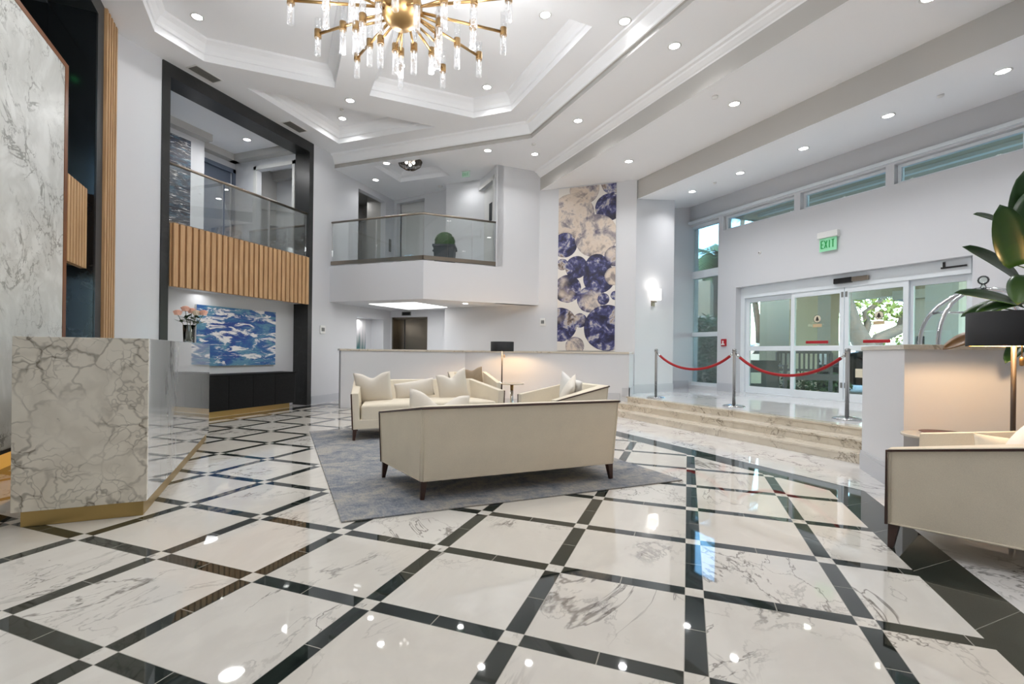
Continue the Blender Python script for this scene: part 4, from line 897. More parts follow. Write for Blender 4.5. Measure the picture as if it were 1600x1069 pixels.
# ------------------------------------------------------------------ pictures
def wave_mat(name, cols, zsc, seed, scale=1.6, wh=.5):
    g = G(name); v = g.vm('ADD', g.obj(), (seed, seed*1.7, 0)); x, y, z = g.xyz(v)
    w1 = g.noise(g.vm('MULTIPLY', v, (1, .9, zsc)), scale, 6, .62, 1.2); w2 = g.noise(g.vm('MULTIPLY', v, (1, .7, zsc*1.6)), scale*2.2, 6, .7, .8)
    c = g.ramp(w1, cols); foam = g.ss(w2, wh, wh+.07)
    streak = g.ss(g.noise(g.vm('MULTIPLY', v, (1, .5, zsc*2.2)), scale*3.2, 5, .7), .6, .68)
    c = g.mix(g.m('MULTIPLY', streak, .55), c, srgb(150, 190, 205)); c = g.mix(foam, c, srgb(236, 232, 232)); return g.bsdf(c, .45)
MAT['art_wave'] = wave_mat('blue wave painting', [(.28, srgb(20, 34, 110)), (.40, srgb(26, 62, 140)), (.5, srgb(36, 92, 150)), (.58, srgb(90, 140, 165)), (.7, srgb(24, 60, 140))], 2.6, 3.4, 1.0, .515)
MAT['art_ocean'] = wave_mat('dark ocean painting', [(.38, srgb(3, 8, 26)), (.47, srgb(5, 16, 44)), (.53, srgb(10, 36, 66)), (.62, srgb(50, 100, 120))], 5.0, 8.1, 2.2, .565)
def canvas(name, loc, rz, w, h, d, mat, label):   # local x across, +y into the wall, face at y=-d
    t = empty(name, loc, rz, label, 'painting'); mb = MB(); mb.box(-w/2, w/2, -d, -d+.004, 0, h); mb.build('picture', mat, t)
    mb = MB(); mb.box(-w/2, w/2, -d+.004, 0, 0, h); mb.build('stretcher', MAT['white_plastic'], t); return t
canvas('painting', (-7.858, 6.80, .86), math.pi/2, 1.72, 1.06, .045, MAT['art_wave'], 'wide blue and white wave painting above the credenza')
canvas('painting', (-9.198, 6.25, 3.52), math.pi/2, 1.1, 1.72, .04, MAT['art_ocean'], 'dark blue ocean painting upstairs above the left bay')
g = G('teal fade painting'); x, y, z = g.xyz(g.obj()); n1 = g.noise(g.vm('MULTIPLY', g.obj(), (9, 1, .8)), 1.2, 3); f = g.m('ADD', g.m('DIVIDE', z, 1.25), g.m('MULTIPLY', g.m('SUBTRACT', n1, .5), 1.0))
MAT['art_teal'] = g.bsdf(g.ramp(f, [(.05, srgb(10, 84, 130)), (.3, srgb(0, 112, 132)), (.42, srgb(70, 110, 110)), (.55, srgb(150, 160, 160)), (.72, srgb(206, 202, 204)), (.9, srgb(226, 226, 226))]), .5)
# wall niche for the teal picture
mb = MB(); mb.box(-7.98, -7.95, 9.9, 11.15, 0, 2.1); mb.box(-7.95, -7.712, 11.072, 11.12, 0, 2.1); mb.box(-7.95, -7.712, 9.88, 9.938, 0, 2.1); mb.box(-7.95, -7.712, 9.94, 11.07, 2.002, 2.1)
struct(mb.build('wall_niche', MAT['wall']))
canvas('painting', (-7.948, 10.42, .76), math.pi/2, .72, 1.24, .03, MAT['art_teal'], 'teal fading to white painting in the lit niche')
# tall watercolour of overlapping discs
g = G('watercolour discs'); o_ = g.obj(); x, y, z = g.xyz(o_)
nw = g.noise(o_, 1.7, 5, .6, .8); nf = g.noise(o_, 4.5, 6, .65, .6); nb = g.noise(g.vm('ADD', o_, (5, 0, 3)), 1.1, 4, .6)
fw = g.ss(g.m('ADD', g.m('MULTIPLY', nw, .6), g.m('MULTIPLY', nf, .4)), .36, .64)
wash = g.ramp(fw, [(.0, srgb(96, 90, 110)), (.25, srgb(168, 158, 154)), (.5, srgb(212, 198, 184)), (.75, srgb(206, 190, 174)), (1, srgb(134, 124, 122))])
fd = g.ss(g.m('ADD', g.m('MULTIPLY', g.noise(g.vm('ADD', o_, (2, 0, 9)), 2.6, 4, .6, .8), .5), g.m('MULTIPLY', nf, .5)), .36, .66)
deep = g.ramp(fd, [(.0, srgb(20, 20, 40)), (.3, srgb(40, 40, 76)), (.48, srgb(60, 62, 112)), (.62, srgb(110, 112, 146)), (.76, srgb(190, 184, 184)), (.9, srgb(150, 132, 120)), (1, srgb(70, 60, 60))])
WW, HH = 1.27, 3.63
c = srgb(224, 219, 212); col = c
import random as _r
# x, z (from the lower left, metres), radius, share of deep blue
discs = [(.58, 3.56, .33, .30), (.29, 2.98, .52, .12), (1.20, 3.66, .26, 1.0), (1.12, 3.12, .30, .72), (.15, 2.36, .28, .9), (.84, 2.52, .47, .06), (1.25, 2.05, .22, .45), (.42, 1.85, .25, .72), (.86, 1.88, .24, .86), (.10, 1.93, .13, .7),
         (.92, 1.60, .35, .86), (1.24, 1.62, .2, .25), (.22, 1.38, .31, .55), (.73, 1.13, .29, .45), (1.02, 1.13, .13, 1.0), (1.27, 1.2, .1, .9), (.07, .58, .38, .70), (.51, .67, .16, .45), (1.10, .50, .50, .88), (.40, .10, .21, .25)]
for dx, dz, r, dp in discs:
    wob = g.m('MULTIPLY', g.m('SUBTRACT', nf, .5), .03)
    dd_ = g.m('ADD', g.m('SQRT', g.m('ADD', g.m('POWER', g.m('SUBTRACT', x, dx-WW/2), 2.0), g.m('POWER', g.m('SUBTRACT', z, dz), 2.0))), wob)
    msk = g.ss(dd_, r-.006, r+.004, 1, 0); rim = g.ss(dd_, r*.55, r-.004, 0, 1.0)
    q = g.m('ADD', g.m('ADD', nb, (dp-.5)*.55), g.m('MULTIPLY', rim, .10))
    body = g.mix(g.ss(q, .42, .62), wash, deep); body = g.mix(g.m('MULTIPLY', g.ss(dd_, r-.03, r-.004, 0, .5), min(1, dp+.15)), body, srgb(34, 34, 66))
    col = g.mix(msk, col, body)
art = g.bsdf(col, .5)
canvas('painting', (-2.11, 10.798, LZ+.022), 0, WW, HH, .03, art, 'tall watercolour of overlapping indigo and beige discs above the half wall')
# ------------------------------------------------------------------ rope posts
def post(p, label):
    t = empty('rope_post', p, 0, label, 'stanchion', 'chrome rope posts on the landing'); mb = MB(); mb.lathe([(.17, 0), (.17, .012), (.15, .028), (.06, .045), (.03, .05)], 32); mb.build('base', MAT['chrome'], t)
    mb = MB(); mb.lathe([(.025, .04), (.025, .88), (.034, .885), (.034, .935), (.02, .945), (0.001, .95)], 20); mb.build('pole', MAT['steel2'], t); return t
MAT['steel2'] = plain('satin stainless post', (160, 160, 160), .25, 1.0)
ps = [fl for fl in (P3(6.60, 7.40, PL), P3(6.73, 5.73, PL), P3(6.88, 4.08, PL))]
post(ps[0], 'rope post nearest the artwork'); post(ps[1], 'middle rope post in front of the entrance doors'); post(ps[2], 'rope post nearest the right half wall')
for k, lb in ((0, 'red velvet rope between the rope post nearest the artwork and the middle post'), (1, 'red velvet rope in front of the sliding doors')):
    a, b = Vector(ps[k])+Vector((0, 0, .91)), Vector(ps[k+1])+Vector((0, 0, .91)); t = empty('velvet_rope', ps[k], 0, lb, 'rope', 'red velvet ropes'); n = 24
    def cat(s): return a.lerp(b, s) - Vector((0, 0, (.40 if k else .36)*4*s*(1-s)*(1-.15*(4*s*(1-s))) + .02)) - Vector(ps[k])
    mb = MB(); mb.tube([cat(.05+.9*i/n) for i in range(n+1)], .022, 10); mb.build('rope', MAT['red_velvet'], t)
    for s0, s1 in ((.012, .06), (.94, .988)): mb = MB(); mb.tube([cat(s0), cat((s0+s1)/2), cat(s1)], [.008, .02, .025], 10); mb.build('hook_end', MAT['chrome'], t)
# ------------------------------------------------------------------ luggage cart on the landing
cp = ray(1535, 560, 6.2); t = empty('luggage_cart', (cp[0], cp[1], PL), RZE+.75, 'chrome birdcage luggage cart behind the right half wall', 'luggage cart')
mb = MB(); mb.box(-.55, .55, -.31, .31, .20, .26); mb.build('deck', plain('cart deck', (150, 40, 40), .8), t, bevel=.01)
mb = MB(); mb.tube([(-.56, -.32, .23), (.56, -.32, .23), (.56, .32, .23), (-.56, .32, .23), (-.56, -.32, .23)], .02, 8); mb.build('bumper', MAT['chrome'], t)
top = Vector((0, 0, 1.74))
for x in (-.54, .54):
    for y in (-.29, .29):
        pts = [(x, y, .25), (x, y, 1.05)]
        for i in range(1, 11): s = i/10*math.pi/2; pts.append((x*math.cos(s)*1.0, y*math.cos(s), 1.05+.66*math.sin(s)))
        mb = MB(); mb.tube(pts, .025, 10); mb.build('upright', MAT['chrome'], t)
mb = MB(); mb.tube([(-.42, 0, 1.42), (.42, 0, 1.42)], .014, 8); mb.tube([(-.42, -.22, 1.43), (-.42, .22, 1.43)], .014, 8); mb.tube([(.42, -.22, 1.43), (.42, .22, 1.43)], .014, 8); mb.build('hanging_bar', MAT['chrome'], t)
mb = MB(); mb.lathe([(.045, 1.68), (.03, 1.74), (.02, 1.77)], 16); mb.ball((0, 0, 1.825), .06, 10, 6); lab(mb.build('finial', MAT['vase'], t), 'faceted glass ball finial')
for x in (-.42, .42):
    for y in (-.2, .2): mb = MB(); mb.T = Matrix.Translation((x, y, .10)) @ Matrix.Rotation(math.pi/2, 4, 'X'); mb.lathe([(.02, -.02), (.10, -.02), (.10, .02), (.02, .02)], 18); mb.build('wheel', MAT['tyre'], t)
# ------------------------------------------------------------------ big leafed plant at the right edge
def leaf_mesh(mb, base, d, up, ln, w, curl):
    d = Vector(d).normalized(); sd = d.cross(Vector(up)).normalized(); nrm = sd.cross(d).normalized(); n = 10; prev = None
    for i in range(n+1):
        s = i/n; ww = w*(math.sin(math.pi*min(1, s*.94+.06)**.85))**.55; c = Vector(base)+d*(ln*s)-nrm*(curl*ln*s*s)
        row = [c-sd*ww+nrm*ww*.28, c-sd*ww*.5+nrm*ww*.07, c, c+sd*ww*.5+nrm*ww*.07, c+sd*ww+nrm*ww*.28]
        if prev:
            for k in range(4): mb.face([prev[k], prev[k+1], row[k+1], row[k]], True)
        prev = row
pp = Vector(ray(1650, 560, 3.55)); t = empty('potted_plant', (pp.x, pp.y, 0), 0, 'big glossy leafed rubber plant at the right edge behind the lamp', 'plant')
mb = MB(); mb.lathe([(.16, 0), (.20, .40), (.22, .42), (.20, .42), (.18, .36), (0.001, .36)], 28); mb.build('pot', MAT['pot'], t)
mb = MB(); mb.tube([(0, 0, .34), (.02, 0, 1.0), (-.02, .02, 1.7), (-.04, .0, 2.45)], [.022, .02, .016, .01], 8); mb.build('stem', MAT['stem'], t)
lm = [(1600, 480, 1505, 445, .06), (1598, 470, 1508, 482, .05), (1592, 440, 1520, 378, .075), (1590, 415, 1568, 322, .085), (1600, 380, 1600, 268, .07), (1585, 360, 1532, 326, .05), (1600, 350, 1640, 280, .08), (1610, 470, 1660, 430, .08),
      (1545, 520, 1478, 536, .05), (1600, 430, 1590, 470, .06), (1610, 520, 1572, 560, .045), (1600, 490, 1528, 502, .045), (1600, 470, 1530, 480, .05), (1555, 480, 1522, 500, .05)]
for k, (u0, v0, u1, v1, w) in enumerate(lm):
    d0 = 3.7 + .12*((k*7) % 3 - 1); b = Vector(ray(u0, v0, d0)); e = Vector(ray(u1, v1, d0-.12)); o0 = Vector((pp.x, pp.y, 0))
    mb = MB(); dl = e-b; vw = (Vector((0, 0, 1.15))-b).normalized(); leaf_mesh(mb, b-o0, dl, vw*.7+Vector((0, 0, .6)), dl.length, w*1.25, .12)
    st = Vector((-.03, 0, min(2.4, max(.8, b.z-.12)))); mb.tube([st, (st+(b-o0))/2+Vector((0, 0, .02)), b-o0], [.007, .006, .004], 5)
    o = mb.build('leaf', MAT['green_leaf'] if k != 8 else plain('bronzed leaf', (120, 84, 44), .35, nscale=10, namp=.3), t, weld=True)
    if k == 8: lab(o, 'bronze tinted leaf')
    m = o.modifiers.new('thick', 'SOLIDIFY'); m.thickness = .003
# ------------------------------------------------------------------ glass railings
def railing(name, pts, z0, z1, label, splits, channel=.08, rail=.022):
    ctr = pts[0]; t = empty(name, (ctr[0], ctr[1], z0), 0, label, 'railing', 'glass balcony railings')
    q = [Vector((p[0]-ctr[0], p[1]-ctr[1], 0)) for p in pts]
    mb = MB()
    for a, b in zip(q[:-1], q[1:]):
        d = (b-a).normalized(); n_ = Vector((-d.y, d.x, 0))*.03
        mb.prism([tuple((a-n_)[:2]), tuple((b-n_)[:2]), tuple((b+n_)[:2]), tuple((a+n_)[:2])], 0, channel)
    mb.build('base_channel', MAT['steel'], t)
    mb = MB(); mb.tube([p+Vector((0, 0, z1-z0)) for p in q], rail, 12); mb.build('handrail', MAT['steel'], t)
    for (a, b), n in zip(zip(q[:-1], q[1:]), splits):
        for i in range(n):
            p0 = a.lerp(b, i/n + .006); p1 = a.lerp(b, (i+1)/n - .006); d = (b-a).normalized(); n_ = Vector((-d.y, d.x, 0))*.005
            mb = MB(); mb.prism([tuple((p0-n_)[:2]), tuple((p1-n_)[:2]), tuple((p1+n_)[:2]), tuple((p0+n_)[:2])], channel*.5, z1-z0-.005); mb.build('glass_panel', MAT['rail_glass'], t)
    return t
ga = P(2.672, 9.93); gb = P(4.295, 9.93)
railing('glass_railing', [(-7.48, ga[1]), ga, gb], 3.075, 4.03, 'glass railing with steel handrail around the gallery balcony', [2, 3])
railing('glass_railing', [(-7.53, 5.215), (-7.53, 8.185)], 3.085, 4.04, 'glass railing above the oak slats in the left bay', [3], .05)
# ------------------------------------------------------------------ lift lobby under the gallery
mb = MB(); mb.box(-7.48, -6.46, 11.62, 11.66, 0, 2.06); d3 = struct(mb.build('door_3', MAT['lift']), 'bronze steel lift door in the lobby')
mb = MB(); mb.box(-7.50, -7.46, 11.385, 11.66, 0, 2.08); mb.box(-6.46, -6.42, 11.385, 11.66, 0, 2.08); mb.box(-7.5, -6.42, 11.385, 11.66, 2.04, 2.08); mb.build('door_frame', MAT['lift'], d3)
mb = MB(); mb.box(-7.25, -7.235, 11.60, 11.63, 0, 2.04); mb.build('door_seam', MAT['dark'], d3)
mb = MB(); mb.box(-.035, .035, -.015, 0, 0, .28); tag(mb.build('lift_call_panel', MAT['grey_plastic'], None, (-7.535, 11.399, .86), 0, bevel=.004), 'narrow grey call panel left of the lift door', 'call panel')
t = empty('lift_indicator', (-7.06, 11.399, 2.125), 0, 'small black indicator panel above the lift door', 'indicator'); mb = MB(); mb.box(-.14, .14, -.015, 0, 0, .10); mb.build('case', MAT['grey_plastic'], t)
mb = MB(); mb.box(-.12, .12, -.018, -.014, .012, .088); mb.build('display', MAT['black_plastic'], t)
mb = MB(); mb.prism([(-6.87, 9.47), (-6.72, 10.95), (-5.46, 10.66), (-5.62, 9.42)], -.012, 0); o = mb.build('ceiling_light_panel', MAT['panel'], None, (0, 0, 2.249)); tag(o, 'bright white ceiling light panel in the lift lobby', 'light')
# ------------------------------------------------------------------ gallery details
mb = MB(); mb.box(-7.44, -6.5, 11.70, 11.75, 3.05, 5.0); mb.box(-7.44, -6.5, 11.68, 11.78, 5.0, 5.25); struct(mb.build('door_4', MAT['door_white']), 'recessed pale double door at the back of the gallery')
def abw(name, mat, a0, a1, b0, b1, z0, z1, par=None): mb = MB(); abp(mb, a0, a1, b0, b1, z0, z1); return mb.build(name, MAT[mat], par)
d5 = struct(abw('door_5', 'door_white', 4.40, 4.45, 10.12, 11.02, 3.05, 5.03), 'white door with small dark window on the right of the gallery')
abw('door_window', 'dark', 4.392, 4.402, 10.30, 10.55, 4.2, 4.62, d5)
mb = MB(); abp(mb, 4.29, 4.34, 10.03, 10.12, 3.05, 5.12); abp(mb, 4.29, 4.34, 11.02, 11.11, 3.05, 5.12); abp(mb, 4.29, 4.34, 10.03, 11.11, 5.03, 5.12); mb.build('door_frame', MAT['door_white'], d5)
mb = MB(); abp(mb, 4.34, 4.40, 10.93, 10.98, 3.9, 4.1); mb.build('door_handle', MAT['steel'], d5)
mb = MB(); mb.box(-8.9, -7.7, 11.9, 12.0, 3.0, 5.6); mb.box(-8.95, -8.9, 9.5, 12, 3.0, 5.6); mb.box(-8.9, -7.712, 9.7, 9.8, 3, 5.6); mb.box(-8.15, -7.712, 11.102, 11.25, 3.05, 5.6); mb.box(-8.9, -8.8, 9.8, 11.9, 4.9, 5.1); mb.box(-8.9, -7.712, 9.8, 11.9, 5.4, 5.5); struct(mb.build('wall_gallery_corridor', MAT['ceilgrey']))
gp = ray(695, 400, 11.1); t = empty('topiary_planter', (gp[0], gp[1], 3.05), .35, 'round boxwood ball in a square charcoal planter on the gallery', 'planter')
mb = MB(); mb.hexa([(-.20, -.20, 0), (.20, -.20, 0), (.20, .20, 0), (-.20, .20, 0), (-.23, -.23, .46), (.23, -.23, .46), (.23, .23, .46), (-.23, .23, .46)]); mb.box(-.25, .25, -.25, .25, .45, .50); mb.build('planter_box', MAT['planter'], t)
for x in (-.25, .25): mb = MB(); mb.ball((x*1.04, 0, .40), .025, 10, 6); mb.build('knob', MAT['planter'], t)
mb = MB(); mb.ball((0, 0, .58), .225, 20, 12)
for _ in range(900):
    d_ = Vector((random.gauss(0, 1), random.gauss(0, 1), random.gauss(0, 1))).normalized(); p = Vector((0, 0, .58))+d_*.23; s = .018; a = d_.orthogonal().normalized()*s; b = d_.cross(a); mb.face([p-a, p+b*.6+d_*.012, p+a, p-b*.6])
mb.build('foliage', MAT['bush_leaf'], t)
def plate(name, mat, loc, rz, w, h, label, cat, detail=None, group=None):
    t = mb = MB(); mb.box(-w/2, w/2, -.02, 0, -h/2, h/2); o = mb.build(name, MAT[mat], None, loc, rz, bevel=.004); tag(o, label, cat, group)
    if detail:
        mb = MB(); mb.box(-w*.28, w*.28, -.027, -.019, -h*.22, h*.22); mb.build('face', MAT[detail], o)
    return o
L90 = math.pi/2
plate('thermostat', 'white_plastic', (-7.499, 8.66, 1.62), L90, .16, .18, 'white thermostat on the wall right of the stone portal', 'thermostat', 'grey_plastic')
plate('wall_control', 'white_plastic', (-3.09, 10.799, 1.87), 0, .13, .17, 'white control plate on the wall left of the tall artwork', 'control plate', 'grey_plastic')
RG = math.atan2(*P(0, 1)[::-1])       # wall with its face towards -a
p = P(4.318, 11.12); plate('door_plate', 'grey_plastic', (-7.549, 11.30, 4.02), L90, .09, .34, 'grey call panel left of the back gallery door', 'call panel')
q = ray(750, 361, 12.4)
for (u_, v_, mt, w, h, lb, ct) in ((729.5, 360, 'grey_plastic', .07, .12, 'small grey plate beside the fire alarm on the gallery', 'control plate'), (741.5, 358, 'red_plastic', .08, .16, 'small red fire alarm on the gallery', 'fire alarm')):
    pt = Vector(ray(u_, v_, 1)); o0 = Vector((0, 0, 1.15)); dr = pt-o0; w0 = Vector((-7.62, 11.52, 0)); wd = (Vector((-4.80, 10.99, 0))-w0).normalized(); nr = Vector((-wd.y, wd.x, 0)); tt = (w0-o0).dot(nr)/dr.dot(nr); h0 = o0+dr*tt-nr*.001
    plate('wall_plate', mt, h0, math.atan2(wd.y, wd.x), w, h, lb, ct, 'white_plastic')
plate('wall_light_switch', 'white_plastic', (-7.62, 9.299, 4.05), 0, .12, .16, 'white control plate in the doorway beside the left bay', 'control plate', 'grey_plastic')
t = empty('exit_sign', P3(4.30, 9.55, 5.16), 0, 'small green lit sign under the gallery ceiling', 'exit sign'); mb = MB(); mb.box(-.1, .1, -.004, .004, 0, .14); mb.build('acrylic_plate', plain('pale acrylic', (196, 222, 208), .2), t)
t.location = Vector(ray(728, 270, 11.2)); t.location.z = 5.155
mb = MB(); letters(mb, 'EXIT', -.07, .035, .06, .024, .004, -.005); mb.build('lettering', MAT['exitletter'], t)
mb = MB(); mb.box(-.1, .1, -.03, .03, .135, .15); mb.build('mount', MAT['white_plastic'], t)
# wire basket ceiling lamp in the gallery tray
t = empty('ceiling_lamp', (-5.90, 9.60, Z2+.20), 0, 'wire basket ceiling lamp in the gallery ceiling tray', 'ceiling lamp')
mb = MB(); mb.cyl((0, 0, 0), .06, -.03, 0, 16); mb.build('canopy', MAT['steel'], t)
mb = MB()
for k in range(26):
    az = 2*math.pi*k/26; mb.tube([(math.cos(az)*.27, math.sin(az)*.27, -.05), (math.cos(az)*.24, math.sin(az)*.24, -.14), (math.cos(az)*.12, math.sin(az)*.12, -.22), (math.cos(az)*.02, math.sin(az)*.02, -.245)], .005, 5)
mb.lathe([(.265, -.055), (.275, -.055), (.275, -.045), (.265, -.045)], 28); mb.build('wire_basket', plain('dark nickel wire', (120, 110, 100), .25, 1.0), t)
mb = MB()
for k in range(3): az = 2.1*k; mb.ball((math.cos(az)*.09, math.sin(az)*.09, -.09), .035, 10, 6)
mb.build('bulbs', MAT['led'], t)
# ------------------------------------------------------------------ sconce
b_ = 8.41; sp = Vector((-.66, 11.235, 0)); wd = Vector((c2[0]-c1[0], c2[1]-c1[1], 0)).normalized(); k = (sp-Vector((*c1, 0))).dot(wd); sp = Vector((*c1, 0))+wd*k
t = empty('wall_sconce', (sp.x, sp.y, 2.22), math.atan2(wd.y, wd.x), 'lit square wall sconce on the column right of the artwork', 'wall sconce')
mb = MB(); mb.box(-.05, .05, -.03, 0, -.0, .12); mb.build('backplate', MAT['steel'], t); mb = MB(); mb.box(-.035, .035, -.09, -.03, .08, .11); mb.build('bracket', MAT['steel'], t)
mb = MB(); mb.prism([(-.105, -.155), (.105, -.155), (.105, -.03), (-.105, -.03)], .13, .37, cap=False); mb.build('shade', MAT['sconce'], t)
ld = bpy.data.lights.new('sconce_light', 'POINT'); ld.energy = 4; ld.color = (1, .95, .88); ld.shadow_soft_size = .05; lo = bpy.data.objects.new('sconce_light', ld); COL.objects.link(lo); nr = Vector((wd.y, -wd.x, 0)); lo.location = sp + nr*.10 + Vector((0, 0, 2.60))
# ------------------------------------------------------------------ recessed downlights
POW = 6.5
proto = None
def downlight(p, label, group, power=1.0, tilt=0.0, size=.075):
    global proto
    if proto is None:
        proto = empty('downlight', p, 0); mb = MB(); mb.lathe([(.085, 0), (.088, -.006), (.07, -.010), (.066, -.004)], 28); mb.build('trim_ring', MAT['white_plastic'], proto)
        mb = MB(); mb.lathe([(0.001, -.0045), (.066, -.0045)], 28); mb.build('lens', MAT['lens'], proto); o = proto
    else: o = copy_tree(proto); o.location = p
    tag(o, label, 'downlight', group)
    ld = bpy.data.lights.new('downlight_beam', 'AREA'); ld.shape = 'DISK'; ld.size = .13; ld.energy = POW*power; ld.color = (.985, .99, 1); ld.spread = math.radians(130)
    lo = bpy.data.objects.new('downlight_beam', ld); COL.objects.link(lo); lo.location = (p[0], p[1], p[2]-.016)
    return o
def slope_z(a): return Z4 + (a-6.93)/(9.52-6.93)*(4.93-Z4)
ZT = Z1+.30
fl5 = lambda u_, v_, z: None
def ceilpt(u_, v_, z):
    p = Vector(ray(u_, v_, 1)); o0 = Vector((0, 0, 1.15)); d_ = p-o0; return o0+d_*((z-1.15)/d_.z)
D_ = [((308, 26), ZT, 'downlight in the left ceiling tray, nearest the reception', 1), ((547, 157), Z1, 'downlight on the rib between the ceiling trays below the chandelier', 1), ((535, 185), ZT, 'downlight in the triangular corner ceiling tray', 1), ((976, 33), Z1, 'downlight on the main ceiling close to its crown moulding', 1),
      ((852, 23), ZT, 'downlight near the right edge of the right ceiling tray', 1), ((761, 136), ZT, 'downlight near the far corner of the right ceiling tray', 1), ((626, 102), ZT, 'downlight in the right ceiling tray seen below the chandelier', 1)]
for (u_, v_), z, lb, pw in D_: downlight(ceilpt(u_, v_, z), lb, 'downlights in the main ceiling', pw)
for (u_, v_), lb, pw in (((762, 235), 'gallery downlight nearest the main ceiling edge', .8), ((604, 255), 'gallery downlight left of the wire basket lamp', .7), ((587, 281), 'gallery downlight above the left corridor opening', .5), ((728, 275), 'gallery downlight beside the small green sign', .5)):
    downlight(ceilpt(u_, v_, Z2), lb, 'downlights in the gallery ceiling', pw)
names2 = ['farthest', 'second', 'third', 'nearest']
for k, b in enumerate((9.04, 7.42, 5.08)): downlight(P3(4.78, b, Z2), names2[k] + ' downlight along the ceiling strip beside the main ceiling', 'downlights along the ceiling strip')
for k, b in enumerate((7.65, 5.24, 2.85)): downlight(P3(6.09, b, Z3), names2[k] + ' downlight along the middle ceiling above the steps', 'downlights above the steps', 2.0)
for k, b in enumerate((7.95, 6.75, 5.5, 4.24, 3.0)): downlight(P3(8.02, b, slope_z(8.02)-.004), ('farthest', 'second', 'middle', 'fourth', 'nearest')[k] + ' downlight along the ceiling by the entrance windows', 'downlights by the entrance windows', 1.9)
downlight(Vector(ceilpt(386, 218, 5.5)), 'downlight in the room above the left bay', 'downlights in side rooms', .7)
downlight(Vector(ceilpt(727, 474, 2.25)), 'downlight in the white soffit under the gallery', 'downlights in side rooms', .3)
# unseen lamps added above and behind the camera to light the hall evenly
for a, b in ((1.1, 1.4), (3.2, 1.4), (-1.2, 1.6), (1.1, -1.0), (3.2, -.8), (-1.1, 3.6), (1.06, 3.4), (3.6, 3.3)):
    ld = bpy.data.lights.new('downlight_beam', 'AREA'); ld.shape = 'DISK'; ld.size = .13; ld.energy = POW*1.25; ld.color = (.985, .99, 1); ld.spread = math.radians(130); lo = bpy.data.objects.new('downlight_beam', ld); COL.objects.link(lo); lo.location = P3(a, b, Z1-.02)
for p, e in (((-8.4, 7.2, 5.3), 14), ((-8.3, 10.9, 5.2), 2.5), ((-6.2, 10.1, 2.15), 16), ((-7.75, 10.4, 1.96), 3), ((-7.64, 6.0, 2.10), 1.5), ((-8.4, 8.8, 5.2), 6)):  # corridor lamps here are unseen, added to brighten the dark openings
    ld = bpy.data.lights.new('room_and_fill_light', 'AREA'); ld.shape = 'DISK'; ld.size = .4; ld.energy = e; lo = bpy.data.objects.new('room_and_fill_light', ld); COL.objects.link(lo); lo.location = p
# ------------------------------------------------------------------ vents, sprinklers
def vent(p, rz, label, grp):
    t = empty('ceiling_vent', p, rz, label, 'vent', grp); mb = MB(); mb.box(-.24, .24, -.11, .11, -.008, -.002); mb.build('frame', MAT['white_plastic'], t)
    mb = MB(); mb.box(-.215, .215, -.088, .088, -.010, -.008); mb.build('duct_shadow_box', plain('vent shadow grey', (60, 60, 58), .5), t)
    mb = MB()
    for i in range(7): y = -.08+i*.0265; mb.box(-.215, .215, y, y+.009, -.014, -.010)
    mb.build('slats', plain('vent slat grey', (128, 126, 120), .5), t)
vent((-7.27, 5.62, Z1), L90, 'ceiling vent at the near end of the stone portal', 'ceiling vents over the left portal'); vent((-7.28, 7.56, Z1), L90, 'ceiling vent at the far end of the stone portal', 'ceiling vents over the left portal')
def dome(p, r, label): mb = MB(); mb.lathe([(r, 0), (r*.95, -.02), (r*.5, -.032), (0.001, -.034)], 18); tag(mb.build('smoke_detector', MAT['white_plastic'], None, p), label, 'ceiling sensor', 'ceiling sensors and sprinklers')
dome(ceilpt(1117, 151, Z3-.001), .045, 'small disc sensor beside a downlight above the steps'); dome(ceilpt(834, 225, Z2-.001), .04, 'small disc sensor on the strip ceiling left of the art wall'); dome(P3(8.02, 3.62, slope_z(8.02)-.002), .04, 'small disc sensor between the two nearest lights by the entrance windows')
dome(P3(8.02, 7.35, slope_z(8.02)-.002), .035, 'small disc sensor between the two farthest lights by the entrance windows'); dome(ceilpt(688, 291, Z2-.001), .06, 'grey smoke detector at the back of the gallery ceiling'); dome(ceilpt(534, 171, ZT-.001), .035, 'small sprinkler disc in the corner ceiling tray')
# ------------------------------------------------------------------ chandelier
CA, CB, CZ, RR = 1.13, 5.18, 4.79, 1.14
cx0, cy0 = P(CA, CB)
t = empty('chandelier', (cx0, cy0, CZ), 0, 'brass chandelier with radiating arms and bubbled glass tubes', 'chandelier')
mb = MB(); mb.lathe([(0.001, -.22), (.10, -.20), (.19, -.12), (.215, -.02), (.215, .02), (.19, .12), (.10, .2), (.03, .22)], 28); mb.build('hub', MAT['brass'], t)
mb = MB(); mb.tube([(0, 0, .2), (0, 0, Z1-CZ)], .016, 10); mb.lathe([(.11, Z1-CZ-.03), (.11, Z1-CZ)], 24); mb.build('stem', MAT['brass'], t)
def glass_tube(par, p, ln_up, ln_dn):
    mb = MB(); x, y, z = p; r = .036
    mb.lathe([(r, -ln_dn), (r, ln_up), (r-.005, ln_up), (r-.005, -ln_dn), (r, -ln_dn)], 14, (x, y, z))
    tb = mb.build('glass_tube', MAT['tube'], par)
    mb = MB(); mb.lathe([(.039, -.045), (.039, .045), (.034, .045), (.034, -.045), (.039, -.045)], 16, (x, y, z)); mb.lathe([(.0345, -.012), (.0345, .012)], 14, (x, y, z)); mb.build('collar', MAT['brass'], tb)
    mb = MB(); mb.lathe([(.004, -.12), (.006, -.09), (.006, -.045)], 8, (x, y, z)); mb.build('lamp_rod', MAT['led'], tb)
na = 13
def ang_to_xy(th, r): x, y = P(math.cos(th)*r, math.sin(th)*r); return x, y
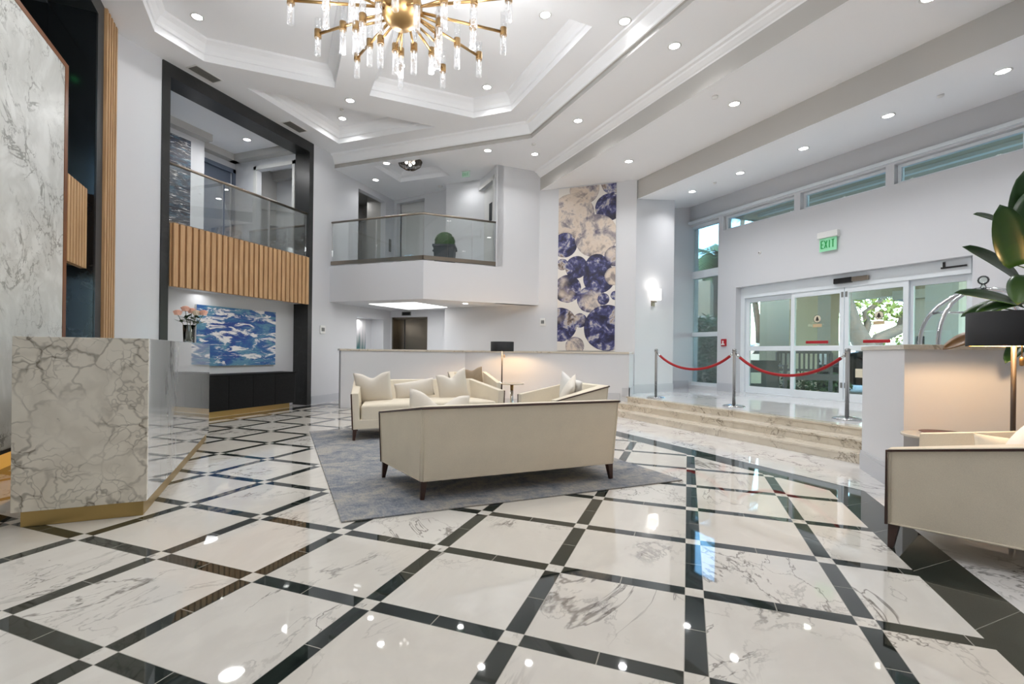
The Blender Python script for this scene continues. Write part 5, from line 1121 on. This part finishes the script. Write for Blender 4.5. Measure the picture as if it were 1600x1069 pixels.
for k in range(na):
    th = math.radians(-5 + 360/na*k); ex, ey = ang_to_xy(th, RR); hx, hy = ang_to_xy(th, .20); mx_, my_ = ang_to_xy(th, .78); ix_, iy_ = ang_to_xy(th+.12, .55 if k % 2 else .40)
    mb = MB(); mb.tube([(hx, hy, .0), (mx_, my_, .0), (ex, ey, .0)], .016, 8); arm = mb.build('arm', MAT['brass'], t)
    glass_tube(arm, (ex, ey, 0), .17 if k % 2 else .22, .245)
    glass_tube(arm, (mx_, my_, 0), .22, .30 if k % 2 else .26)
    zl = -.10 if k % 2 else -.17
    if True:
        mb = MB(); mb.tube([(hx*.9, hy*.9, -.08), (ix_, iy_, zl)], .013, 8); a2 = mb.build('arm', MAT['brass'], t); glass_tube(a2, (ix_, iy_, zl), .25, .30)
for k in range(8):       # the bulbs' light, spread round the ring of tubes
    th = 2*math.pi*k/8; ex, ey = ang_to_xy(th, .85)
    ld = bpy.data.lights.new('chandelier_light', 'POINT'); ld.energy = 31; ld.color = (.985, .99, 1); ld.shadow_soft_size = .1; lo = bpy.data.objects.new('chandelier_light', ld); COL.objects.link(lo); lo.location = (cx0+ex, cy0+ey, CZ-.36)
# ------------------------------------------------------------------ sky and sun
w = bpy.data.worlds.new('sky'); bpy.context.scene.world = w; w.use_nodes = True; nt = w.node_tree; nt.nodes.clear()
out = nt.nodes.new('ShaderNodeOutputWorld'); bg = nt.nodes.new('ShaderNodeBackground'); sky = nt.nodes.new('ShaderNodeTexSky')
sky.sky_type = 'NISHITA'; sky.sun_disc = False; sky.sun_elevation = math.radians(48); sky.sun_rotation = math.radians(200); sky.air_density = 1.2; sky.dust_density = 1.0
tint = nt.nodes.new('ShaderNodeMix'); tint.data_type = 'RGBA'; tint.blend_type = 'MULTIPLY'; tint.inputs[0].default_value = 1; tint.inputs[7].default_value = (.66, .97, 1.15, 1); nt.links.new(sky.outputs[0], tint.inputs[6]); nt.links.new(tint.outputs[2], bg.inputs[0]); bg.inputs[1].default_value = 2.3; nt.links.new(bg.outputs[0], out.inputs[0])
sd = bpy.data.lights.new('sun', 'SUN'); sd.energy = 3.0; sd.color = (1, .95, .86); sd.angle = .01; so = bpy.data.objects.new('sun', sd); COL.objects.link(so)
dx, dy = P(.78, .62); so.rotation_euler = Vector((dx, dy, -1.05)).to_track_quat('-Z', 'Y').to_euler()
# ------------------------------------------------------------------ camera
f_, cx_, cy_, yaw_, roll_, H_ = 766.33, 778.03, 551.72, .3693, .012, 1.15
c_, s_ = math.cos(yaw_), math.sin(yaw_)
R0 = Vector((c_, s_, 0)); F0 = Vector((-s_, c_, 0)); U0 = Vector((0, 0, 1))
RT = R0*math.cos(roll_) + U0*math.sin(roll_); UP = -R0*math.sin(roll_) + U0*math.cos(roll_)
cam = bpy.data.cameras.new('camera'); co = bpy.data.objects.new('camera', cam); COL.objects.link(co)
M = Matrix((RT, UP, -F0)).transposed().to_4x4(); M.translation = Vector((0, 0, H_)); co.matrix_world = M
cam.sensor_width = 36; cam.lens = f_/1600*36; cam.shift_x = (800-cx_)/1600; cam.shift_y = (cy_-534.5)/1600; cam.clip_end = 400
bpy.context.scene.camera = co
sc = bpy.context.scene
sc.view_settings.view_transform = 'Standard'; sc.view_settings.look = 'None'; sc.view_settings.gamma = 1; sc.view_settings.use_curve_mapping = False
sc.view_settings.exposure = 0.0
sc.cycles.max_bounces = 8; sc.cycles.diffuse_bounces = 5; sc.cycles.glossy_bounces = 4; sc.cycles.transparent_max_bounces = 24; sc.cycles.transmission_bounces = 6
sc.cycles.sample_clamp_indirect = 6; sc.cycles.caustics_reflective = False; sc.cycles.caustics_refractive = False
sc.cycles.use_denoising = True
